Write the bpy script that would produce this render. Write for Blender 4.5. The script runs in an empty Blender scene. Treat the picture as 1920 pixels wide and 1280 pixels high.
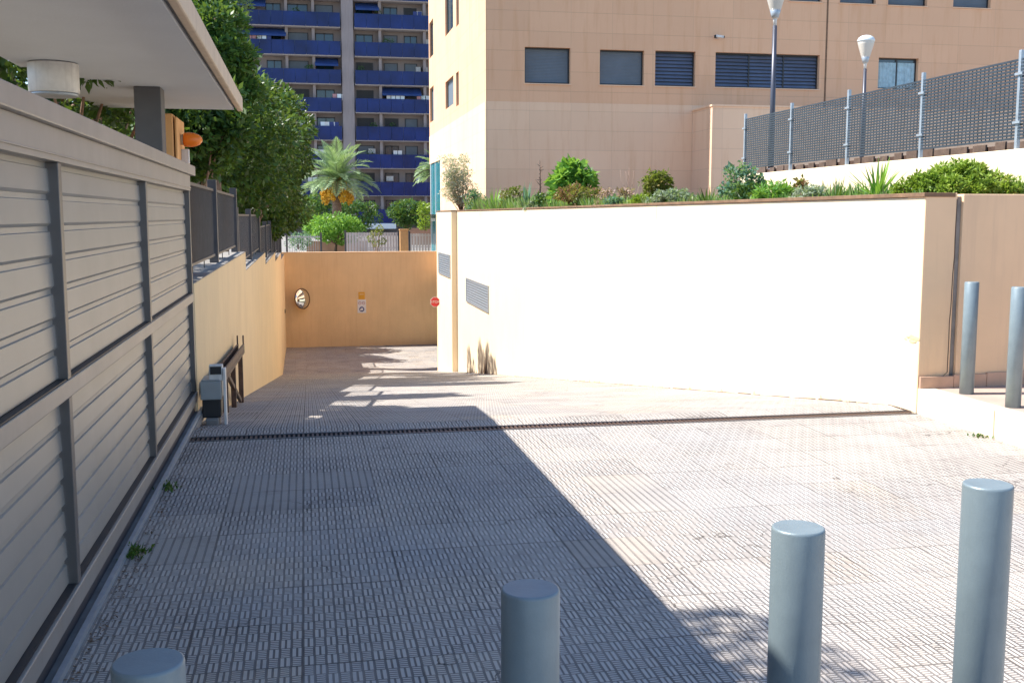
import bpy, math, random
from math import sin, cos, tan, atan, radians, pi, sqrt, floor
from mathutils import Vector, Matrix
random.seed(7)
R = random.Random(11)
SC = bpy.context.scene
COL = SC.collection

# ------------------------------------------------------------------ camera geometry
F = 2000.0; PIT = atan(235 / 2000); YAW = atan(390 / (2000 / cos(PIT))); EYE = 1.6
_f = (sin(YAW) * cos(PIT), cos(YAW) * cos(PIT), -sin(PIT)); _r = (cos(YAW), -sin(YAW), 0)
_u = (sin(YAW) * sin(PIT), cos(YAW) * sin(PIT), cos(PIT))
def ray(u, v):
    a = (u - 960) / F; b = (640 - v) / F
    return [_r[i] * a + _u[i] * b + _f[i] for i in range(3)]
def at(u, v, **k):
    """world point seen at (u, v) of the photo on a plane X=, Y= or Z="""
    d = ray(u, v)
    if 'Y' in k: t = k['Y'] / d[1]
    elif 'X' in k: t = k['X'] / d[0]
    else: t = (k['Z'] - EYE) / d[2]
    return Vector((d[0] * t, d[1] * t, d[2] * t + EYE))

# ------------------------------------------------------------------ materials
def new_mat(name):
    m = bpy.data.materials.new(name); m.use_nodes = True
    nt = m.node_tree
    return m, nt, nt.nodes['Principled BSDF'], nt.links
def rgb(c): return (c[0], c[1], c[2], 1)
def N(nt, t, **kw):
    n = nt.nodes.new(t)
    for k, v in kw.items(): setattr(n, k, v)
    return n
def mth(nt, op, a, b=None, c=None):
    n = nt.nodes.new('ShaderNodeMath'); n.operation = op
    for i, v in enumerate((a, b, c)):
        if v is None: continue
        if isinstance(v, (int, float)): n.inputs[i].default_value = v
        else: nt.links.new(v, n.inputs[i])
    return n.outputs[0]
def mixc(nt, fac, a, b, mode='MIX'):
    n = nt.nodes.new('ShaderNodeMix'); n.data_type = 'RGBA'; n.blend_type = mode
    for s, v in ((n.inputs[0], fac), (n.inputs[6], a), (n.inputs[7], b)):
        if isinstance(v, (int, float)): s.default_value = v
        elif isinstance(v, tuple): s.default_value = rgb(v)
        else: nt.links.new(v, s)
    return n.outputs[2]
def noise(nt, vec, scale, detail=4, rough=.6):
    n = N(nt, 'ShaderNodeTexNoise'); n.inputs['Scale'].default_value = scale
    n.inputs['Detail'].default_value = detail; n.inputs['Roughness'].default_value = rough
    if vec is not None: nt.links.new(vec, n.inputs['Vector'])
    return n.outputs['Fac']
def ramp(nt, fac, lo, hi, a=0., b=1.):
    n = N(nt, 'ShaderNodeMapRange'); n.clamp = True
    n.inputs[1].default_value = lo; n.inputs[2].default_value = hi
    n.inputs[3].default_value = a; n.inputs[4].default_value = b
    nt.links.new(fac, n.inputs[0]); return n.outputs[0]
def scaled(nt, vec, s):
    n = N(nt, 'ShaderNodeVectorMath', operation='MULTIPLY'); nt.links.new(vec, n.inputs[0])
    n.inputs[1].default_value = s; return n.outputs[0]
def bump(nt, b, height, strength=.3, dist=.01):
    n = N(nt, 'ShaderNodeBump'); n.inputs['Strength'].default_value = strength
    n.inputs['Distance'].default_value = dist
    nt.links.new(height, n.inputs['Height']); nt.links.new(n.outputs[0], b.inputs['Normal'])

def plain(name, col, rough=.6, metal=0., var=.12, nscale=6., bumpy=0., streak=False, spec=.5, dirt_shade=None, bscale=80):
    """painted / plastered / metal surface with soft colour variation, optional vertical streaks"""
    m, nt, b, L = new_mat(name)
    g = N(nt, 'ShaderNodeTexCoord').outputs['Object']
    n1 = noise(nt, g, nscale)
    c2 = tuple(min(1, x * (1 + var)) for x in col); c1 = tuple(x * (1 - var) for x in col)
    c = mixc(nt, ramp(nt, n1, .3, .7), c1, c2)
    if streak:
        n2 = noise(nt, scaled(nt, g, (5, 5, .35)), 2.0, 5, .65)
        c = mixc(nt, ramp(nt, n2, .48, .75, 0, .45), c, dirt_shade or tuple(x * .6 for x in col))
    L.new(c, b.inputs['Base Color'])
    b.inputs['Roughness'].default_value = rough; b.inputs['Metallic'].default_value = metal
    b.inputs['Specular IOR Level'].default_value = spec
    if bumpy: bump(nt, b, noise(nt, g, bscale, 3), bumpy, .004)
    return m

def facade(name, col, bw, bh, off=(0, 0, 0), joint=.55):
    """cladding slabs with fine joints, faint staining under the openings"""
    m, nt, b, L = new_mat(name)
    p = N(nt, 'ShaderNodeNewGeometry').outputs['Position']
    s = N(nt, 'ShaderNodeSeparateXYZ'); L.new(p, s.inputs[0])
    h = mth(nt, 'ADD', s.outputs[0], s.outputs[1])
    fx = mth(nt, 'FRACT', mth(nt, 'DIVIDE', mth(nt, 'ADD', h, 100 + off[0]), bw))
    fz = mth(nt, 'FRACT', mth(nt, 'DIVIDE', mth(nt, 'ADD', s.outputs[2], 100 + off[2]), bh))
    jx = mth(nt, 'LESS_THAN', fx, .016 / bw); jz = mth(nt, 'LESS_THAN', fz, .02 / bh)
    j = mth(nt, 'MAXIMUM', mth(nt, 'MULTIPLY', jx, .75), jz)
    wn = N(nt, 'ShaderNodeTexWhiteNoise'); wn.noise_dimensions = '2D'
    cv = N(nt, 'ShaderNodeCombineXYZ')
    L.new(mth(nt, 'FLOOR', mth(nt, 'DIVIDE', mth(nt, 'ADD', h, 100 + off[0]), bw)), cv.inputs[0])
    L.new(mth(nt, 'FLOOR', mth(nt, 'DIVIDE', mth(nt, 'ADD', s.outputs[2], 100 + off[2]), bh)), cv.inputs[1])
    L.new(cv.outputs[0], wn.inputs['Vector'])
    c = mixc(nt, wn.outputs['Value'], tuple(x * .965 for x in col), tuple(min(1, x * 1.035) for x in col))
    n1 = noise(nt, p, .5, 5)
    c = mixc(nt, ramp(nt, n1, .35, .7, 0, .3), c, (col[0] * .88, col[1] * .83, col[2] * .8))
    n2 = noise(nt, scaled(nt, p, (3, 3, .25)), 1.0, 5, .7)
    c = mixc(nt, ramp(nt, n2, .5, .78, 0, .6), c, (col[0] * .8, col[1] * .66, col[2] * .52))
    c = mixc(nt, mth(nt, 'MULTIPLY', j, joint), c, tuple(x * .5 for x in col))
    L.new(c, b.inputs['Base Color']); b.inputs['Roughness'].default_value = .75
    b.inputs['Specular IOR Level'].default_value = .25
    bump(nt, b, mth(nt, 'SUBTRACT', 1.0, j), .4, .006)
    return m

def paving(name, col, tile=.42, blk=.042):
    """relief paving tiles: basket weave of raised bars, grooves dark with grime and painted-in shade, each tile its own tint"""
    m, nt, b, L = new_mat(name)
    p = N(nt, 'ShaderNodeNewGeometry').outputs['Position']
    s = N(nt, 'ShaderNodeSeparateXYZ'); L.new(p, s.inputs[0])
    x = mth(nt, 'ADD', s.outputs[0], 100.); y = mth(nt, 'ADD', s.outputs[1], 100.)
    ux = mth(nt, 'DIVIDE', x, blk); uy = mth(nt, 'DIVIDE', y, blk * 2)
    cx = mth(nt, 'FLOOR', ux); fx = mth(nt, 'FRACT', ux)
    cy = mth(nt, 'FLOOR', uy); fy = mth(nt, 'FRACT', uy)
    ck = mth(nt, 'MODULO', mth(nt, 'ADD', cx, cy), 2.0)
    rt = N(nt, 'ShaderNodeTexWhiteNoise'); rt.noise_dimensions = '2D'; rc = N(nt, 'ShaderNodeCombineXYZ')
    L.new(mth(nt, 'FLOOR', mth(nt, 'DIVIDE', x, tile)), rc.inputs[0]); L.new(mth(nt, 'ADD', mth(nt, 'FLOOR', mth(nt, 'DIVIDE', y, tile)), 37.), rc.inputs[1]); L.new(rc.outputs[0], rt.inputs['Vector'])
    ck = mth(nt, 'MAXIMUM', ck, mth(nt, 'GREATER_THAN', rt.outputs['Value'], 1.5))
    ck = mth(nt, 'MULTIPLY', ck, mth(nt, 'GREATER_THAN', rt.outputs['Value'], .03))
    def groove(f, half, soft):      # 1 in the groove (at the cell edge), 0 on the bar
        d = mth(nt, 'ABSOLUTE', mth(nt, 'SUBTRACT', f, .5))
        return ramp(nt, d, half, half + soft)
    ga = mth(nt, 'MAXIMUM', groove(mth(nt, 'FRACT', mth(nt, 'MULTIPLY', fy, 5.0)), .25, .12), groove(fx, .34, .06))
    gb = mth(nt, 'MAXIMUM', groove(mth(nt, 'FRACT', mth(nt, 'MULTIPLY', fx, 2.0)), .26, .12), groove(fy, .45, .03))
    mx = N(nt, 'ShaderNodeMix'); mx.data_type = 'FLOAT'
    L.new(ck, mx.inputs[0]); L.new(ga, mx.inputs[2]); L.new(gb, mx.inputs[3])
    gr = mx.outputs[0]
    tx = mth(nt, 'DIVIDE', x, tile); ty = mth(nt, 'DIVIDE', y, tile)
    jt = mth(nt, 'MAXIMUM', groove(mth(nt, 'FRACT', tx), .482, .006), groove(mth(nt, 'FRACT', ty), .482, .006))
    wear = noise(nt, p, .9, 6, .65)
    jt = mth(nt, 'MULTIPLY', jt, ramp(nt, noise(nt, p, 1.7, 3), .42, .62, .1, 1.))
    cv = N(nt, 'ShaderNodeCombineXYZ'); L.new(mth(nt, 'FLOOR', tx), cv.inputs[0]); L.new(mth(nt, 'FLOOR', ty), cv.inputs[1])
    wn = N(nt, 'ShaderNodeTexWhiteNoise'); wn.noise_dimensions = '2D'; L.new(cv.outputs[0], wn.inputs['Vector'])
    cr = N(nt, 'ShaderNodeValToRGB'); e = cr.color_ramp.elements
    e[0].position = 0; e[0].color = rgb((col[0] * .88, col[1] * .90, col[2] * .95)); e[1].position = 1; e[1].color = rgb((col[0] * 1.06, col[1] * 1.0, col[2] * .92))
    k = e.new(.5); k.color = rgb(col)
    k = e.new(.85); k.color = rgb((col[0] * 1.03, col[1] * 1.03, col[2] * 1.05))
    L.new(wn.outputs['Value'], cr.inputs[0])
    c = cr.outputs[0]
    c = mixc(nt, ramp(nt, wear, .4, .68, 0, .5), c, (col[0] * .72, col[1] * .72, col[2] * .77))
    big = noise(nt, p, .35, 3)
    c = mixc(nt, ramp(nt, big, .42, .62, 0, .6), c, (col[0] * 1.1, col[1] * 1.07, col[2] * 1.05))
    st = noise(nt, p, 2.3, 7, .75)
    c = mixc(nt, ramp(nt, st, .58, .74, 0, .45), c, (col[0] * .5, col[1] * .47, col[2] * .46))
    spk = noise(nt, p, 260., 2)
    c = mixc(nt, ramp(nt, spk, .5, .7, 0, .25), c, (col[0] * .6, col[1] * .58, col[2] * .58))
    t2 = N(nt, 'ShaderNodeTexWhiteNoise'); t2.noise_dimensions = '3D'; L.new(cv.outputs[0], t2.inputs['Vector'])
    dirt_shade = mth(nt, 'MULTIPLY', ramp(nt, noise(nt, p, 1.6, 6, .7), .3, .68, .6, 1.), ramp(nt, t2.outputs['Value'], 0, 1, .72, 1.))
    vo = N(nt, 'ShaderNodeTexVoronoi'); vo.feature = 'DISTANCE_TO_EDGE'; vo.inputs['Scale'].default_value = 1.1
    wv = N(nt, 'ShaderNodeVectorMath', operation='ADD'); L.new(p, wv.inputs[0])
    nw = N(nt, 'ShaderNodeTexNoise'); nw.inputs['Scale'].default_value = 5.; nw.inputs['Detail'].default_value = 5; L.new(p, nw.inputs['Vector'])
    sc_ = N(nt, 'ShaderNodeVectorMath', operation='SCALE'); L.new(nw.outputs['Color'], sc_.inputs[0]); sc_.inputs['Scale'].default_value = .35
    L.new(sc_.outputs[0], wv.inputs[1]); L.new(wv.outputs[0], vo.inputs['Vector'])
    crk = mth(nt, 'MULTIPLY', ramp(nt, vo.outputs['Distance'], .0, .006, 1., 0.), ramp(nt, noise(nt, p, .8, 3), .52, .58))
    c = mixc(nt, ramp(nt, noise(nt, p, 3.6, 5, .7), .56, .66, 0, .35), c, (col[0] * .62, col[1] * .6, col[2] * .62))
    pk = N(nt, 'ShaderNodeTexNoise'); pk.inputs['Scale'].default_value = .55; pk.inputs['Detail'].default_value = 4; L.new(wv.outputs[0], pk.inputs['Vector'])
    c = mixc(nt, ramp(nt, pk.outputs['Fac'], .5, .62, 0, .55), c, (col[0] * .84, col[1] * .9, col[2] * 1.0))
    c = mixc(nt, mth(nt, 'MULTIPLY', gr, dirt_shade), c, (col[0] * .17, col[1] * .17, col[2] * .19))  # groove grime plus the shade of their depth, painted as colour
    c = mixc(nt, mth(nt, 'MULTIPLY', jt, .5), c, (.06, .05, .045))
    c = mixc(nt, mth(nt, 'MULTIPLY', crk, .8), c, (.05, .04, .035))
    L.new(c, b.inputs['Base Color'])
    b.inputs['Roughness'].default_value = .9; b.inputs['Specular IOR Level'].default_value = .08
    hgt = mth(nt, 'SUBTRACT', 1.0, mth(nt, 'MAXIMUM', gr, jt))
    bump(nt, b, hgt, .7, .005)
    return m

def leafmat(name, cols, trans=.35, rough=.45):
    m, nt, b, L = new_mat(name)
    g = N(nt, 'ShaderNodeNewGeometry')
    cr = N(nt, 'ShaderNodeValToRGB'); e = cr.color_ramp.elements
    e[0].color = rgb(cols[0]); e[1].color = rgb(cols[-1])
    for i, c in enumerate(cols[1:-1]): k = e.new((i + 1) / (len(cols) - 1)); k.color = rgb(c)
    L.new(g.outputs['Random Per Island'], cr.inputs[0])
    nz = ramp(nt, noise(nt, g.outputs['Position'], 1.6, 2), .35, .65)
    fac = mth(nt, 'ADD', mth(nt, 'MULTIPLY', g.outputs['Random Per Island'], .6), mth(nt, 'MULTIPLY', nz, .4))
    L.new(fac, cr.inputs[0])
    L.new(cr.outputs[0], b.inputs['Base Color']); b.inputs['Roughness'].default_value = rough
    b.inputs['Specular IOR Level'].default_value = .35
    t = N(nt, 'ShaderNodeBsdfTranslucent'); mx = N(nt, 'ShaderNodeMixShader'); mx.inputs[0].default_value = trans
    c2 = mixc(nt, .5, cr.outputs[0], (.35, .5, .04), 'MIX'); L.new(c2, t.inputs[0])
    L.new(b.outputs[0], mx.inputs[1]); L.new(t.outputs[0], mx.inputs[2])
    L.new(mx.outputs[0], nt.nodes['Material Output'].inputs[0])
    return m

def glass(name, col, rough=.08):
    m, nt, b, L = new_mat(name)
    p = N(nt, 'ShaderNodeNewGeometry').outputs['Position']
    n = noise(nt, p, .8, 3)
    L.new(mixc(nt, ramp(nt, n, .35, .65), tuple(x * .75 for x in col), col), b.inputs['Base Color'])
    b.inputs['Roughness'].default_value = rough; b.inputs['Specular IOR Level'].default_value = .8
    return m

M = {}
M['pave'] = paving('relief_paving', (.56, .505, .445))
M['pavement'] = plain('pink_pavement', (.44, .33, .27), .7, var=.14, nscale=3, bumpy=.15)
M['conc'] = plain('concrete', (.26, .24, .22), .85, var=.25, nscale=5, bumpy=.3)
M['asphalt'] = plain('asphalt', (.06, .06, .062), .9, var=.2, nscale=8, bumpy=.4)
M['soil'] = plain('soil', (.16, .10, .06), .95, var=.35, nscale=9, bumpy=.6)
M['gardensoil'] = plain('garden_soil', (.10, .075, .05), .95, var=.35, nscale=5, bumpy=.6)
M['wall_white'] = plain('cream_render', (.80, .67, .48), .85, var=.03, nscale=1.2, bumpy=.25, spec=.15, streak=True, dirt_shade=(.72, .56, .40))
M['wall_peach'] = plain('peach_render', (.86, .66, .40), .85, var=.05, nscale=1.1, bumpy=.25, spec=.15, streak=True, dirt_shade=(.74, .53, .31))
M['wall_orange'] = plain('orange_render', (.83, .575, .31), .85, var=.07, nscale=.6, bumpy=.25, spec=.15, streak=True, dirt_shade=(.70, .45, .23))
M['wall_tan'] = plain('tan_render', (.84, .585, .365), .85, var=.05, nscale=1.5, bumpy=.25, spec=.15, streak=True, dirt_shade=(.64, .44, .29))
M['coping'] = plain('terracotta_coping', (.20, .115, .065), .8, var=.3, nscale=6, bumpy=.2)
M['plinth'] = plain('plinth_tile', (.52, .33, .23), .6, var=.15, nscale=4)
M['gate_sheet'] = plain('gate_sheet_metal', (.345, .33, .30), .42, .25, var=.06, nscale=2.5, streak=True, dirt_shade=(.32, .30, .27))
M['gate_frame'] = plain('gate_frame_metal', (.15, .14, .135), .4, .35, var=.08, nscale=4)
M['gate_cap'] = plain('gate_cap_metal', (.36, .33, .295), .45, .3, var=.08, nscale=3, streak=True, dirt_shade=(.32, .28, .24))
M['steel'] = plain('galvanised_steel', (.42, .46, .50), .4, .5, var=.12, nscale=12)
M['dark_steel'] = plain('dark_grey_paint', (.075, .075, .085), .45, .2, var=.15, nscale=6)
M['rust'] = plain('brown_steel', (.10, .06, .045), .6, .2, var=.3, nscale=14)
M['bollard'] = plain('bollard_paint', (.215, .27, .295), .42, .2, var=.09, nscale=9, bumpy=.12, streak=True, dirt_shade=(.13, .17, .195), bscale=240)
M['soffit'] = plain('soffit_paint', (.54, .575, .62), .7, var=.03, nscale=2, bumpy=.35, bscale=45)
M['fascia'] = plain('fascia_paint', (.60, .48, .36), .7, var=.08, nscale=3, streak=True, dirt_shade=(.40, .31, .23))
M['column'] = plain('column_paint', (.10, .10, .105), .6, var=.08)
M['white'] = plain('white_paint', (.72, .70, .67), .5, var=.1, nscale=12, streak=True, dirt_shade=(.30, .26, .22))
M['grey_plastic'] = plain('grey_plastic', (.33, .35, .35), .45, var=.06)
M['black'] = plain('black_plastic', (.02, .02, .022), .5, var=.1)
M['amber'] = plain('amber_plastic', (.85, .22, .02), .25, var=.05)
M['pier'] = plain('orange_pier', (.75, .40, .16), .8, var=.08, streak=True)
M['bld'] = facade('peach_cladding', (.82, .495, .305), 1.45, .655, (.0, 0, .32), .3)
M['bld_low'] = facade('pale_cladding', (.88, .60, .405), 1.45, .655, (.0, 0, .32), .26)
M['shutter'] = plain('roller_shutter', (.135, .165, .195), .5, .1, var=.1, nscale=1.5)
M['louvre'] = plain('louvre_blades', (.13, .165, .24), .4, .3, var=.12, nscale=2)
M['frame'] = plain('dark_window_frame', (.03, .032, .036), .4, .2)
M['glass'] = glass('window_glass', (.05, .09, .12))
M['glass_teal'] = glass('teal_glass', (.04, .26, .30), .15)
M['glass_far'] = glass('far_window_glass', (.025, .075, .11), .06)
M['curtain'] = plain('curtain', (.40, .56, .62), .9, var=.2, nscale=7, streak=True, dirt_shade=(.10, .17, .22))
M['blue'] = plain('blue_panels', (.004, .019, .115), .3, 0, var=.45, nscale=.3, spec=.35)
M['bld_far'] = plain('far_render', (.31, .265, .255), .85, var=.06, nscale=.2, streak=True)
M['slab'] = plain('far_slab', (.50, .46, .45), .8, var=.05)
M['mesh'] = plain('mesh_steel', (.062, .076, .092), .45, .4, var=.15, nscale=6)
M['mirror'] = plain('mirror_glass', (.75, .77, .78), .04, 1.0, var=.02)
M['red'] = plain('red_sign', (.62, .03, .03), .4, var=.05)
M['yellow'] = plain('yellow_sign', (.75, .36, .02), .45, var=.05)
M['signwhite'] = plain('white_sign', (.80, .76, .74), .45, var=.03)
M['signblue'] = plain('blue_sign', (.02, .04, .18), .45, var=.05)
M['signpink'] = plain('faded_red_sign', (.50, .24, .24), .5, var=.1)
M['lens'] = plain('milky_lens', (.62, .57, .50), .3, 0, var=.06, nscale=4)
M['lamp_top'] = plain('lamp_top', (.70, .76, .78), .3, .1, var=.04)
M['pole'] = plain('lamp_pole', (.07, .075, .10), .4, .3, var=.1)
M['bark'] = plain('bark', (.17, .11, .075), .9, var=.35, nscale=10, bumpy=.8, bscale=30)
M['vine'] = plain('pale_bark', (.30, .19, .13), .9, var=.3, nscale=12, bumpy=.6, bscale=30)
M['palmbark'] = plain('palm_bark', (.22, .15, .11), .95, var=.4, nscale=14, bumpy=1., bscale=20)
M['woodboard'] = plain('timber', (.12, .08, .06), .8, var=.3, nscale=8)
M['fencegrey'] = plain('pale_fence', (.50, .47, .46), .7, var=.12, nscale=2)
M['fencewhite'] = plain('white_fence', (.75, .70, .64), .7, var=.08, nscale=2)
M['brick'] = plain('brownish_wall', (.42, .24, .16), .85, var=.15, nscale=2)
M['leaf_dark'] = leafmat('dark_leaves', [(.010, .034, .010), (.02, .06, .014), (.035, .09, .018), (.05, .12, .022), (.15, .26, .05)], .22)
M['leaf_mid'] = leafmat('mid_leaves', [(.02, .065, .022), (.035, .10, .026), (.055, .145, .034), (.11, .23, .05)], .28)
M['leaf_bright'] = leafmat('bright_leaves', [(.06, .17, .03), (.12, .30, .045), (.20, .42, .07), (.32, .55, .11)], .42)
M['leaf_lime'] = leafmat('lime_leaves', [(.12, .20, .02), (.22, .32, .03), (.32, .42, .05)])
M['leaf_olive'] = leafmat('olive_leaves', [(.06, .08, .02), (.12, .14, .03), (.20, .20, .04), (.22, .12, .04)])
M['leaf_blue'] = leafmat('bluegreen_leaves', [(.06, .15, .11), (.10, .22, .16), (.20, .34, .24)], .38)
M['leaf_silver'] = leafmat('silver_leaves', [(.16, .22, .14), (.26, .32, .22), (.36, .40, .30)])
M['leaf_red'] = leafmat('reddish_leaves', [(.10, .14, .03), (.18, .20, .05), (.26, .10, .06), (.20, .07, .05)])
M['leaf_pink'] = leafmat('dry_pink_leaves', [(.30, .17, .13), (.42, .24, .20), (.50, .32, .28), (.30, .30, .15)])
M['leaf_grey'] = leafmat('grey_airy_leaves', [(.36, .36, .25), (.50, .48, .36), (.62, .60, .48)])
M['palm'] = leafmat('palm_leaflets', [(.13, .22, .11), (.22, .33, .17), (.34, .46, .26), (.46, .55, .36)], .3)
M['leaf_cover'] = leafmat('ground_cover_leaves', [(.06, .16, .06), (.12, .26, .07), (.22, .36, .10), (.32, .38, .20), (.36, .22, .14)], .42)
M['leaf_mound'] = leafmat('mound_leaves', [(.09, .15, .025), (.18, .28, .04), (.28, .42, .06), (.42, .52, .10), (.36, .28, .09)], .42)
M['awning'] = plain('navy_awning', (.012, .045, .17), .8, var=.2, nscale=1)
M['fruit'] = plain('palm_fruit', (.80, .43, .03), .6, var=.3, nscale=14)
M['flower'] = plain('pale_pink_petals', (.75, .45, .45), .6, var=.2)

# ------------------------------------------------------------------ mesh builder
class MB:
    def __init__(s): s.v = []; s.f = []; s.smooth = []
    def add(s, vs, fs, sm=False):
        o = len(s.v); s.v += [tuple(x) for x in vs]; s.f += [tuple(i + o for i in f) for f in fs]
        s.smooth += [sm] * len(fs); return s
    def box(s, x0, x1, y0, y1, z0, z1):
        if x0 > x1: x0, x1 = x1, x0
        if y0 > y1: y0, y1 = y1, y0
        if z0 > z1: z0, z1 = z1, z0
        return s.add([(x0, y0, z0), (x1, y0, z0), (x1, y1, z0), (x0, y1, z0), (x0, y0, z1), (x1, y0, z1), (x1, y1, z1), (x0, y1, z1)],
                     [(0, 3, 2, 1), (4, 5, 6, 7), (0, 1, 5, 4), (1, 2, 6, 5), (2, 3, 7, 6), (3, 0, 4, 7)])
    def obox(s, a, b, w, h, up=(0, 0, 1)):
        """bar of w x h section from a to b"""
        a = Vector(a); b = Vector(b); d = (b - a).normalized(); u = Vector(up)
        if abs(d.dot(u)) > .98: u = Vector((1, 0, 0))
        x = d.cross(u).normalized() * w / 2; z = x.cross(d).normalized() * h / 2
        vs = [p + i * x + j * z for p in (a, b) for i, j in ((-1, -1), (1, -1), (1, 1), (-1, 1))]
        return s.add(vs, [(3, 2, 1, 0), (4, 5, 6, 7), (0, 1, 5, 4), (1, 2, 6, 5), (2, 3, 7, 6), (3, 0, 4, 7)])
    def lathe(s, c, prof, n=24, ax='Z', cap=True):
        """profile [(radius, height)...] turned about an axis through c"""
        vs = []; m = len(prof)
        for (r, h) in prof:
            for k in range(n):
                t = 2 * pi * k / n; q = (r * cos(t), r * sin(t), h)
                if ax == 'Y': q = (q[0], -q[2], q[1])
                elif ax == 'X': q = (q[2], q[0], q[1])
                vs.append((c[0] + q[0], c[1] + q[1], c[2] + q[2]))
        fs = [(i * n + k, i * n + (k + 1) % n, (i + 1) * n + (k + 1) % n, (i + 1) * n + k) for i in range(m - 1) for k in range(n)]
        s.add(vs, fs, True)
        if cap:
            o = len(s.v) - m * n
            s.f += [tuple(o + k for k in range(n))[::-1], tuple(o + (m - 1) * n + k for k in range(n))]; s.smooth += [False, False]
        return s
    def tube(s, pts, rad, n=7):
        pts = [Vector(p) for p in pts]; m = len(pts)
        if isinstance(rad, (int, float)): rad = [rad] * m
        vs = []
        ref = Vector((.31, .17, .93))
        for i, p in enumerate(pts):
            d = (pts[min(i + 1, m - 1)] - pts[max(i - 1, 0)]).normalized()
            if abs(d.dot(ref)) > .97: ref = Vector((1, .2, .1))
            x = d.cross(ref).normalized(); y = d.cross(x)
            for k in range(n):
                t = 2 * pi * k / n; vs.append(p + (x * cos(t) + y * sin(t)) * rad[i])
        fs = [(i * n + k, i * n + (k + 1) % n, (i + 1) * n + (k + 1) % n, (i + 1) * n + k) for i in range(m - 1) for k in range(n)]
        s.add(vs, fs, True)
        o = len(s.v) - m * n
        s.f += [tuple(o + k for k in range(n))[::-1], tuple(o + (m - 1) * n + k for k in range(n))]; s.smooth += [False, False]
        return s
    def leaf(s, p, d, nrm, L, W):
        """one pointed leaf, slightly folded"""
        x = d.cross(nrm)
        if x.length < 1e-4: x = d.orthogonal()
        x = x.normalized() * W / 2
        q = p + d * L * .45
        s.add([p, q + x, p + d * L, q - x], [(0, 1, 2, 3)])
        return s
    def prism(s, pts, y0, y1):
        """polygon in XZ extruded in Y"""
        n = len(pts)
        vs = [(x, y0, z) for x, z in pts] + [(x, y1, z) for x, z in pts]
        return s.add(vs, [tuple(range(n)), tuple(range(2 * n - 1, n - 1, -1))] + [(i, i + n, (i + 1) % n + n, (i + 1) % n) for i in range(n)])
    def build(s, name, mat, parent=None, bevel=0., loc=None):
        me = bpy.data.meshes.new(name)
        off = Vector((0, 0, 0)); q = parent
        while q is not None: off += q.location; q = q.parent
        if loc is not None: off = off + Vector(loc)
        me.from_pydata([(v[0] - off.x, v[1] - off.y, v[2] - off.z) for v in s.v], [], s.f)
        me.polygons.foreach_set('use_smooth', s.smooth); me.update()
        me.materials.append(M[mat])
        o = bpy.data.objects.new(name, me); COL.objects.link(o); o.parent = parent
        if loc is not None: o.location = loc
        if bevel:
            b = o.modifiers.new('bevel', 'BEVEL'); b.width = bevel; b.segments = 2; b.limit_method = 'ANGLE'; b.angle_limit = radians(40)
        return o

def tag(o, label, cat, group=None):
    o['label'] = label; o['category'] = cat
    if group: o['group'] = group
    return o
def thing(name, label, cat, loc=(0, 0, 0), group=None):
    o = bpy.data.objects.new(name, None); COL.objects.link(o); o.location = loc; o.empty_display_size = .2
    return tag(o, label, cat, group)
def struct(name, mb, mat, bevel=0, stuff=False):
    o = mb.build(name, mat, None, bevel); o['kind'] = 'stuff' if stuff else 'structure'; return o
def copy_thing(o, loc, label, parent=None):
    c = o.copy(); COL.objects.link(c); c.parent = parent
    if parent is None: c.location = loc; c['label'] = label
    for ch in list(o.children): copy_thing(ch, None, None, c)
    return c
def text_part(body, size, loc, rot, mat, parent, name='lettering'):
    cu = bpy.data.curves.new(name, 'FONT'); cu.body = body; cu.size = size; cu.align_x = 'CENTER'; cu.align_y = 'CENTER'; cu.extrude = .002
    t = bpy.data.objects.new(name, cu); COL.objects.link(t)
    dg = bpy.context.evaluated_depsgraph_get(); me = bpy.data.meshes.new_from_object(t.evaluated_get(dg))
    bpy.data.objects.remove(t); me.materials.clear(); me.materials.append(M[mat])
    o = bpy.data.objects.new(name, me); COL.objects.link(o); o.parent = parent
    o.location = loc; o.rotation_euler = rot; return o

# ------------------------------------------------------------------ vegetation helpers
def rv(r): 
    while True:
        v = Vector((r.uniform(-1, 1), r.uniform(-1, 1), r.uniform(-1, 1)))
        if .05 < v.length < 1: return v
def foliage(m, r, clumps, n, L, W, droop=.0, shell=.4):
    tot = sum(c[1] ** 2 for c in clumps)
    for c, rad in clumps:
        c = Vector(c)
        for _ in range(max(4, int(n * rad * rad / tot))):
            v = rv(r); l = v.length; v = v / l * (shell + (1 - shell) * l) * rad
            v.z *= .78
            d = (v.normalized() * .6 + rv(r) * .9 + Vector((0, 0, -droop))).normalized()
            nn = (rv(r) + Vector((0, 0, .7))).normalized()
            s = r.uniform(.65, 1.25)
            m.leaf(c + v, d, nn, L * s, W * s)
# ------------------------------------------------------------------ the ground
RY0, SL, RY1, RY2 = 7.86, .133, 40.0, 48.3
def rz(y): return 0 if y < 8.2 else -SL * (min(y, RY1) - 8.2)
LX, RX = -.90, 4.87
ZB = rz(99)
g = MB(); g.add([(-1.2, -3.2, 0), (RX + .05, -3.2, 0), (RX + .05, RY0 - .09, 0), (-1.2, RY0 - .09, 0)], [(0, 1, 2, 3)])
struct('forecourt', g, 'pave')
g = MB(); ys = [RY0 + .09, 8.2, 8.5, 12, 20, 30, 39, 40, 41, RY2]
zz = [0 if y < 7.9 else rz(y) for y in ys]; zz[0] = -.006
xr = [RX + .05] * 6 + [9.5, 9.5, 9.5, 9.5]
vs = []
for y, z, x in zip(ys, zz, xr): vs += [(-.95, y, z), (x, y, z)]
g.add(vs, [(2 * i, 2 * i + 1, 2 * i + 3, 2 * i + 2) for i in range(len(ys) - 1)])
struct('ramp', g, 'pave')
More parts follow.
